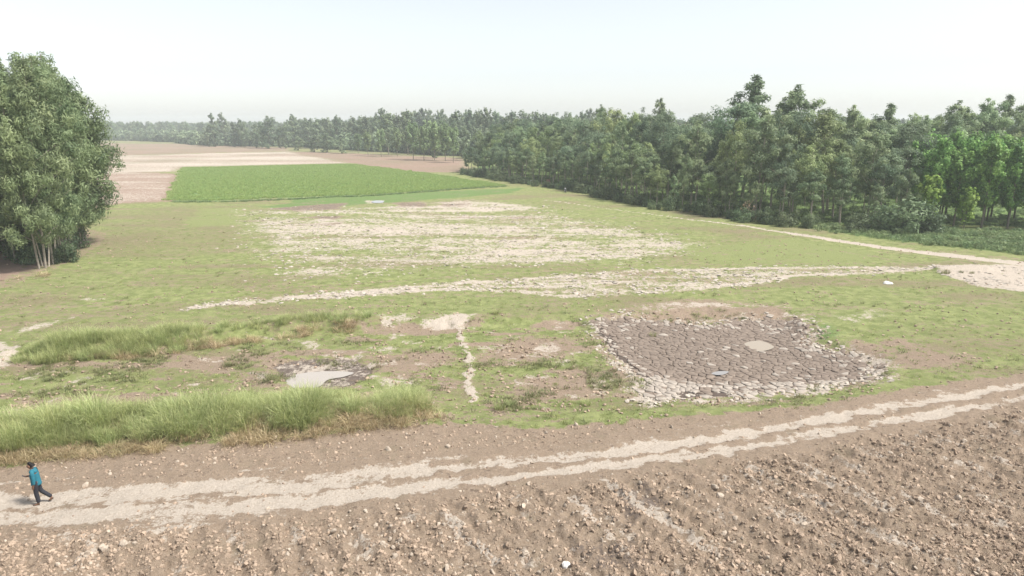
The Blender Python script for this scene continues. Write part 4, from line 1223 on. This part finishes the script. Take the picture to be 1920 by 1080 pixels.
# --- weeds on the verge, and the woods beyond that read as one mass
WEED = []
for k in range(4):
    g = Geo(); r = np.random.default_rng(400 + k)
    C = r.normal(size=(7, 3)) * np.array((.35, .35, .12)) + np.array((0, 0, .30)); g.add(*leaves(r, C, np.full(7, .24), 26, .20, .07, -0.5)); WEED.append(g.mesh('weed'))
WEED = WEED[:2] + [blade_clump(410 + k, 40, .7, .4, .6, .02, .5, 2) for k in range(3)]
x, y, L = sample(60000, 60, 190, lambda L, x, y: np.clip(sstep(1.2, 5.0, L['verge_sd']) * 0.9 * (1 - L['wfloor']) + 0.28 * L['wfloor'], 0, 1) * (x > -20), 1.0)
k = slice(0, 9000)
scatter('verge_weeds', np.c_[x[k], y[k], L['z'][k]], rand_rot(len(x[k]), .3), 0.35 + 0.9 * rng.random(len(x[k])) ** 1.5, rng.integers(0, 5, len(x[k])), WEED, M['leaf_weed'], 'dense green weeds on the verge between track and wood', 'weeds')

FARG = []
for pr in FAR + POPF:
    FARG.append(pr[1])
pts, hs = [], []
r = np.random.default_rng(77)
WOODS = [(PL((1000, 330), (1750, 360), (2600, 372), (3300, 300), (2600, 258), (1100, 262), (700, 262), (640, 266)), 1500),
         (PL((-300, 263), (330, 262), (900, 268), (1500, 262), (1500, 253), (-300, 253)), 2200),
         (PL((540, 274), (700, 283), (860, 289), (1000, 302), (1040, 262), (540, 262)), 600)]
for poly, n in WOODS:
    p = np.array(poly)
    while n > 0:
        xx, yy = r.uniform(p[:, 0].min(), p[:, 0].max()), r.uniform(p[:, 1].min(), p[:, 1].max())
        if poly_sd(np.array([xx]), np.array([yy]), poly)[0] > 0 and yy < 1850 and abs(xx) < 0.85 * yy + 30:
            pts.append((xx, yy, 0)); n -= 1
pts = np.array(pts)
fb, _ = along(PL((150, 262), (330, 267), (380, 274), (560, 276), (690, 282), (880, 294)), 420, 9.0, 31)
fb2, _ = along(PL((640, 279), (760, 285), (880, 291), (980, 300)), 220, 7.0, 32); fb = np.concatenate([fb, fb2 - np.array((2.0, 14.0))])
nb_ = len(pts)
pts = np.concatenate([pts, np.c_[fb + np.array((2.0, 14.0)), np.zeros(len(fb))]])
h = np.where(pts[:, 1] > 400, r.uniform(.75, 1.12, len(pts)), r.uniform(.55, .9, len(pts)))
h[nb_:] = r.uniform(1.6, 3.6, len(fb))
ix = np.where(r.random(len(pts)) < .8, r.integers(0, 3, len(pts)), r.integers(3, 6, len(pts))); ix[nb_:] = r.integers(6, 8, len(fb))
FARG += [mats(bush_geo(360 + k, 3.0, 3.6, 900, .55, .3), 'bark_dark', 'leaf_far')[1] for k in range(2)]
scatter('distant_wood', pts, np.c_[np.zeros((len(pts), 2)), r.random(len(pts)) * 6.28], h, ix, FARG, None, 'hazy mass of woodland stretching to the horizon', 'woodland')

# ------------------------------------------------------------------ small things lying about
def rock_mesh(seed, sx, sy, sz):
    me = clod_mesh(seed, 1.0, 2, 0.2)
    co = np.zeros(len(me.vertices) * 3); me.vertices.foreach_get('co', co); co = co.reshape(-1, 3) * np.array((sx, sy, sz))
    co[:, 2] = np.maximum(co[:, 2], -0.08)
    me.vertices.foreach_set('co', co.ravel()); me.update()
    return me


for px, py, sx, sy, sz, lab in [(1665, 531, .8, .55, .5, 'white stone lying on the grass below the pale strip at right'),
                                (705, 858, .0, .0, .0, ''), (487, 746, .34, .3, .3, 'small white stone at the back edge of the tall grass')]:
    if not lab: continue
    xx, yy = P(px, py)
    tag(obj('stone', rock_mesh(int(px), sx, sy, sz), M['rock'], None, (xx, yy, ground_z(xx, yy) + .03)), lab, 'stone')


# ------------------------------------------------------------------ person walking on the track
def paint(name, c, rough=0.8, c2=None, scale=30):
    return simple_mat(name, c, c2 or tuple(v * 0.8 for v in c), scale, rough, 0.1)


def skinned(name, verts, edges, mat, parent, root=0, sub=2):
    """verts: (x, y, z, radius[, radius2]); a Skin surface grown along the edges, applied to plain mesh"""
    bm = bmesh.new()
    ly = bm.verts.layers.skin.verify()
    vs = []
    for k, v in enumerate(verts):
        q = bm.verts.new(v[:3]); q[ly].radius = (v[3], v[4] if len(v) > 4 else v[3]); q[ly].use_root = (k == root)
        vs.append(q)
    for a, b in edges: bm.edges.new((vs[a], vs[b]))
    me = bpy.data.meshes.new(name); bm.to_mesh(me); bm.free()
    tmp = bpy.data.objects.new(name + '_tmp', me); COL.objects.link(tmp)
    sk = tmp.modifiers.new('skin', 'SKIN'); sk.use_smooth_shade = True
    ss = tmp.modifiers.new('sub', 'SUBSURF'); ss.levels = ss.render_levels = sub
    dg = bpy.context.evaluated_depsgraph_get(); dg.update()
    out = bpy.data.meshes.new_from_object(tmp.evaluated_get(dg))
    out.name = name
    bpy.data.objects.remove(tmp); bpy.data.meshes.remove(me)
    out.materials.clear()
    out.polygons.foreach_set('use_smooth', np.ones(len(out.polygons), bool))
    return obj(name, out, mat, parent)


def build_person(px, py, height=1.72):
    xx, yy = P(px, py)
    root = obj('person', None, None, None, (xx, yy, ground_z(xx, yy) + 0.005))
    root.rotation_euler = (0, 0, math.pi + R(20))          # walks left and a little away
    root.scale = (height / 1.72,) * 3
    tag(root, 'person in teal shirt and dark trousers walking left along the dirt track', 'person')
    SK = paint('skin', (0.21, 0.115, 0.075), 0.55); TEAL = paint('teal_shirt', (0.030, 0.165, 0.215), 0.85, (0.020, 0.125, 0.170), 9)
    TRS = paint('dark_trousers', (0.035, 0.036, 0.044), 0.85, None, 12); HAIR = paint('black_hair', (0.012, 0.010, 0.010), 0.5); SHOE = paint('brown_sandal', (0.10, 0.065, 0.045), 0.6); DARK = paint('dark_phone', (0.05, 0.05, 0.06), 0.3)
    # body: forward +x, left +y
    v = [(0, 0, .93, .125, .15), (0.01, 0, 1.10, .105, .135), (0.03, 0, 1.28, .11, .155), (0.045, 0, 1.41, .07, .10), (0.07, 0, 1.475, .052), (0.10, 0, 1.54, .068, .06), (0.125, 0, 1.61, .094, .078), (0.115, 0, 1.68, .075, .065),
         (0.03, .185, 1.38, .055), (0.0, .225, 1.12, .042), (0.03, .235, .92, .034), (0.045, .235, .86, .030, .040), (0.06, .235, .80, .022, .036),     # left arm hanging 8-12
         (0.03, -.185, 1.38, .055), (-.03, -.25, 1.13, .042), (0.20, -.20, 1.11, .034), (0.28, -.16, 1.13, .030, .038), (0.33, -.13, 1.145, .022, .034),   # right arm bent 13-17
         (0, .09, .86, .092), (0.035, .09, .49, .062), (0.0, .095, .10, .042), (0.03, .095, .045, .040), (0.15, .105, .03, .034),                # stance leg 18-22
         (-.01, -.09, .86, .092), (-.07, -.09, .48, .062), (-.38, -.09, .19, .042), (-.38, -.09, .12, .038), (-.28, -.09, .04, .032),                  # trailing leg 23-27
         (0.215, 0, 1.585, .016), (0.125, .085, 1.60, .016), (0.125, -.085, 1.60, .016)]                                                         # nose, ears 28-30
    e = [(0, 1), (1, 2), (2, 3), (3, 4), (4, 5), (5, 6), (6, 7), (3, 8), (8, 9), (9, 10), (10, 11), (11, 12), (3, 13), (13, 14), (14, 15), (15, 16), (16, 17), (0, 18), (18, 19), (19, 20), (20, 21), (21, 22), (0, 23), (23, 24), (24, 25), (25, 26), (26, 27), (6, 28), (6, 29), (6, 30)]

    def finger(base, pts, r=.0085):
        k0 = len(v)
        prev = base
        for q in pts:
            v.append((*q, r)); e.append((prev, len(v) - 1)); prev = len(v) - 1
    for i, dx in enumerate((-.028, -.009, .010, .029)):       # left hand: relaxed, hanging
        ln = (.055, .068, .072, .062)[i]
        finger(12, [(0.06 + dx, .236, .775), (0.066 + dx, .232, .775 - ln * .6), (0.078 + dx, .226, .775 - ln)])
    finger(11, [(0.085, .228, .835), (0.10, .222, .80)])
    for i, dy in enumerate((-.028, -.009, .010, .029)):       # right hand closed round the phone
        finger(17, [(0.36, -.12 + dy, 1.150), (0.385, -.115 + dy, 1.165), (0.375, -.11 + dy, 1.185)])
    finger(16, [(0.30, -.115, 1.165), (0.335, -.10, 1.185)])
    skinned('body', v, e, SK, root)
    # shirt with sleeves, untucked
    sv = [(-.005, 0, .76, .165, .200), (0, 0, .88, .160, .195), (0.005, 0, 1.02, .148, .180), (0.02, 0, 1.18, .142, .178), (0.03, 0, 1.32, .140, .185), (0.045, 0, 1.42, .085, .115), (0.06, 0, 1.465, .068),
          (0.03, .185, 1.385, .080), (0.0, .225, 1.13, .070), (0.025, .235, .90, .060), (0.03, -.185, 1.385, .078), (-.03, -.255, 1.14, .066), (0.14, -.215, 1.11, .056)]
    se = [(0, 1), (1, 2), (2, 3), (3, 4), (4, 5), (5, 6), (5, 7), (7, 8), (8, 9), (5, 10), (10, 11), (11, 12)]
    shirt = skinned('shirt', sv, se, TEAL, root)
    col = skinned('collar', [(0.035, .045, 1.47, .022), (0.02, 0, 1.485, .024), (0.035, -.045, 1.47, .022), (0.09, -.05, 1.455, .018), (0.09, .05, 1.455, .018)], [(0, 1), (1, 2), (2, 3), (0, 4)], TEAL, shirt, 1, 1)
    tv = [(0, 0, 1.08, .120, .15), (0, 0, .92, .135, .17), (0, .092, .84, .105), (0.035, .092, .50, .084), (0.0, .095, .20, .078), (0.0, .095, .085, .076),
          (-.01, -.092, .84, .105), (-.07, -.092, .50, .082), (-.32, -.09, .25, .074), (-.395, -.09, .175, .070)]
    te = [(0, 1), (1, 2), (2, 3), (3, 4), (4, 5), (1, 6), (6, 7), (7, 8), (8, 9)]
    skinned('trousers', tv, te, TRS, root)
    for nm, pts in (('sandal', [(-0.035, .095, .035, .030, .036), (0.06, .098, .03, .026, .040), (0.20, .105, .025, .020, .042)]), ('sandal', [(-.44, -.09, .125, .032, .036), (-.36, -.09, .07, .026, .040), (-.26, -.09, .03, .020, .042)])):
        skinned(nm, pts, [(0, 1), (1, 2)], SHOE, root, 0, 1)
    hair = skinned('hair', [(0.02, 0, 1.585, .055, .062), (0.045, 0, 1.66, .085, .082), (0.12, 0, 1.715, .072, .074), (0.185, 0, 1.70, .04, .055)], [(0, 1), (1, 2), (2, 3)], HAIR, root, 1)
    for s in (1, -1):
        ey = clod_mesh(5, 1, 1, 0); 
        o = obj('eye', ey, HAIR, root, (0.205, .032 * s, 1.625), 0, .018)
    ph = bpy.data.meshes.new('phone'); bm = bmesh.new(); bmesh.ops.create_cube(bm, size=1); bmesh.ops.scale(bm, vec=(.15, .075, .011), verts=bm.verts); bmesh.ops.bevel(bm, geom=bm.edges[:], offset=.004, segments=1, affect='EDGES'); bm.to_mesh(ph); bm.free()
    bpy.context.view_layer.update()
    p = obj('phone', ph, DARK)
    p.matrix_world = root.matrix_world @ Matrix.Translation((.385, -.115, 1.172)) @ Matrix.Rotation(R(-28), 4, 'Y')
    tag(p, "dark phone held in front of the person on the track", 'phone')


build_person(74, 939)


# ------------------------------------------------------------------ motorcycles parked at the wood edge
def build_motorcycle(px, py, rz, label):
    xx, yy = P(px, py)
    root = obj('motorcycle', None, None, None, (xx, yy, ground_z(xx, yy)), rz)
    tag(root, label, 'motorcycle', 'motorcycles parked at the wood edge')
    RUB, BLK, CHR, TANK = paint('tyre_rubber', (.02, .02, .02)), paint('black_plastic', (.03, .03, .033), .5), paint('dull_chrome', (.45, .45, .46), .35), paint('white_tank', (.6, .6, .6), .4)
    def torus(R_, r_, n=18, m=6):
        V, F = [], []
        for i in range(n):
            a = 2 * math.pi * i / n
            for j in range(m):
                b = 2 * math.pi * j / m
                V.append(((R_ + r_ * math.cos(b)) * math.cos(a), r_ * math.sin(b), (R_ + r_ * math.cos(b)) * math.sin(a)))
        for i in range(n):
            for j in range(m):
                F.append((i * m + j, i * m + (j + 1) % m, ((i + 1) % n) * m + (j + 1) % m, ((i + 1) % n) * m + j))
        return mesh_from('tyre', np.array(V), np.array(F), smooth=True)
    for cx in (-.63, .63):
        wh = obj('wheel', torus(.235, .022, 16, 5), CHR, root, (cx, 0, .30))
        obj('tyre', torus(.265, .05), RUB, wh)
        for k in range(5):
            a = k * math.pi / 5
            obj('spoke', mesh_from('spoke', *tube([(-.23 * math.cos(a), 0, -.23 * math.sin(a)), (.23 * math.cos(a), 0, .23 * math.sin(a))], [.007, .007], 4)), CHR, wh)
    T = lambda nm, pts, rr, mt, sd=6: obj(nm, mesh_from(nm, *tube(pts, rr, sd), smooth=True), mt, root)
    for s in (-1, 1):
        T('fork', [(.63, .07 * s, .30), (.50, .06 * s, .72), (.44, .06 * s, .92)], [.022, .025, .02], CHR)
        T('shock_absorber', [(-.63, .09 * s, .30), (-.48, .10 * s, .66)], [.03, .03], CHR)
        T('mirror', [(.42, .22 * s, .98), (.40, .27 * s, 1.12), (.40, .34 * s, 1.14)], [.008, .01, .04], BLK)
    T('frame', [(.46, 0, .82), (.25, 0, .45), (-.2, 0, .38), (-.63, 0, .30), (-.35, 0, .70), (.3, 0, .76)], [.03] * 6, BLK)
    T('handlebar', [(.36, .36, .98), (.43, .2, 1.0), (.46, 0, .94), (.43, -.2, 1.0), (.36, -.36, .98)], [.018] * 5, BLK)
    obj('engine', rock_mesh(71, .36, .28, .34), CHR, root, (.05, 0, .42))
    obj('fuel_tank', rock_mesh(72, .50, .26, .24), TANK, root, (.20, 0, .80))
    obj('seat', rock_mesh(73, .78, .25, .12), BLK, root, (-.35, 0, .80))
    obj('headlamp', rock_mesh(74, .16, .18, .18), CHR, root, (.55, 0, .90))
    T('exhaust', [(.1, -.12, .3), (-.2, -.15, .26), (-.75, -.16, .36)], [.025, .035, .04], CHR)
    T('mudguard', [(-.35, 0, .68), (-.70, 0, .66), (-.95, 0, .48)], [.05, .06, .05], BLK)


build_motorcycle(994, 345, R(8), 'motorcycle seen from the side, parked left under the wood edge')
build_motorcycle(1060, 361, R(95), 'dark motorcycle seen end-on, parked where the track leaves the wood')
xx, yy = P(1028, 346)
root = obj('brick_post', None, None, None, (xx, yy, ground_z(xx, yy)))
tag(root, 'short reddish brick post half hidden at the wood edge', 'post')
BR = paint('faded_brick', (.42, .22, .16), .9, (.33, .18, .14), 6)
bm = bmesh.new(); bmesh.ops.create_cube(bm, size=1); bmesh.ops.bevel(bm, geom=bm.edges[:], offset=.05, segments=1, affect='EDGES'); bk = bpy.data.meshes.new('brick'); bm.to_mesh(bk); bm.free()
for c in range(7):
    for a in range(3):
        for b in range(2):
            o = obj('brick', bk, BR, root, ((a - 1) * .30 + (.03 if c % 2 else -.03), (b - .5) * .3, .09 + c * .165)); o.scale = (.285, .285, .155)

# ------------------------------------------------------------------ haze
bm = bmesh.new()
bmesh.ops.create_cube(bm, size=1.0)
hz = bpy.data.meshes.new('haze'); bm.to_mesh(hz); bm.free()
m, n, l = new_mat('haze')
pv = N(n, 'ShaderNodeVolumePrincipled')
pv.inputs['Color'].default_value = (0.90, 0.95, 1.0, 1); pv.inputs['Density'].default_value = 0.00046; pv.inputs['Anisotropy'].default_value = 0.1
o_ = N(n, 'ShaderNodeOutputMaterial'); l.new(pv.outputs[0], o_.inputs['Volume'])
hb = obj('haze', hz, m, None, (0, 960, 16))
hb.scale = (4000, 2100, 40)
tag(hb, 'pale haze lying over the whole plain', 'haze', kind='stuff')
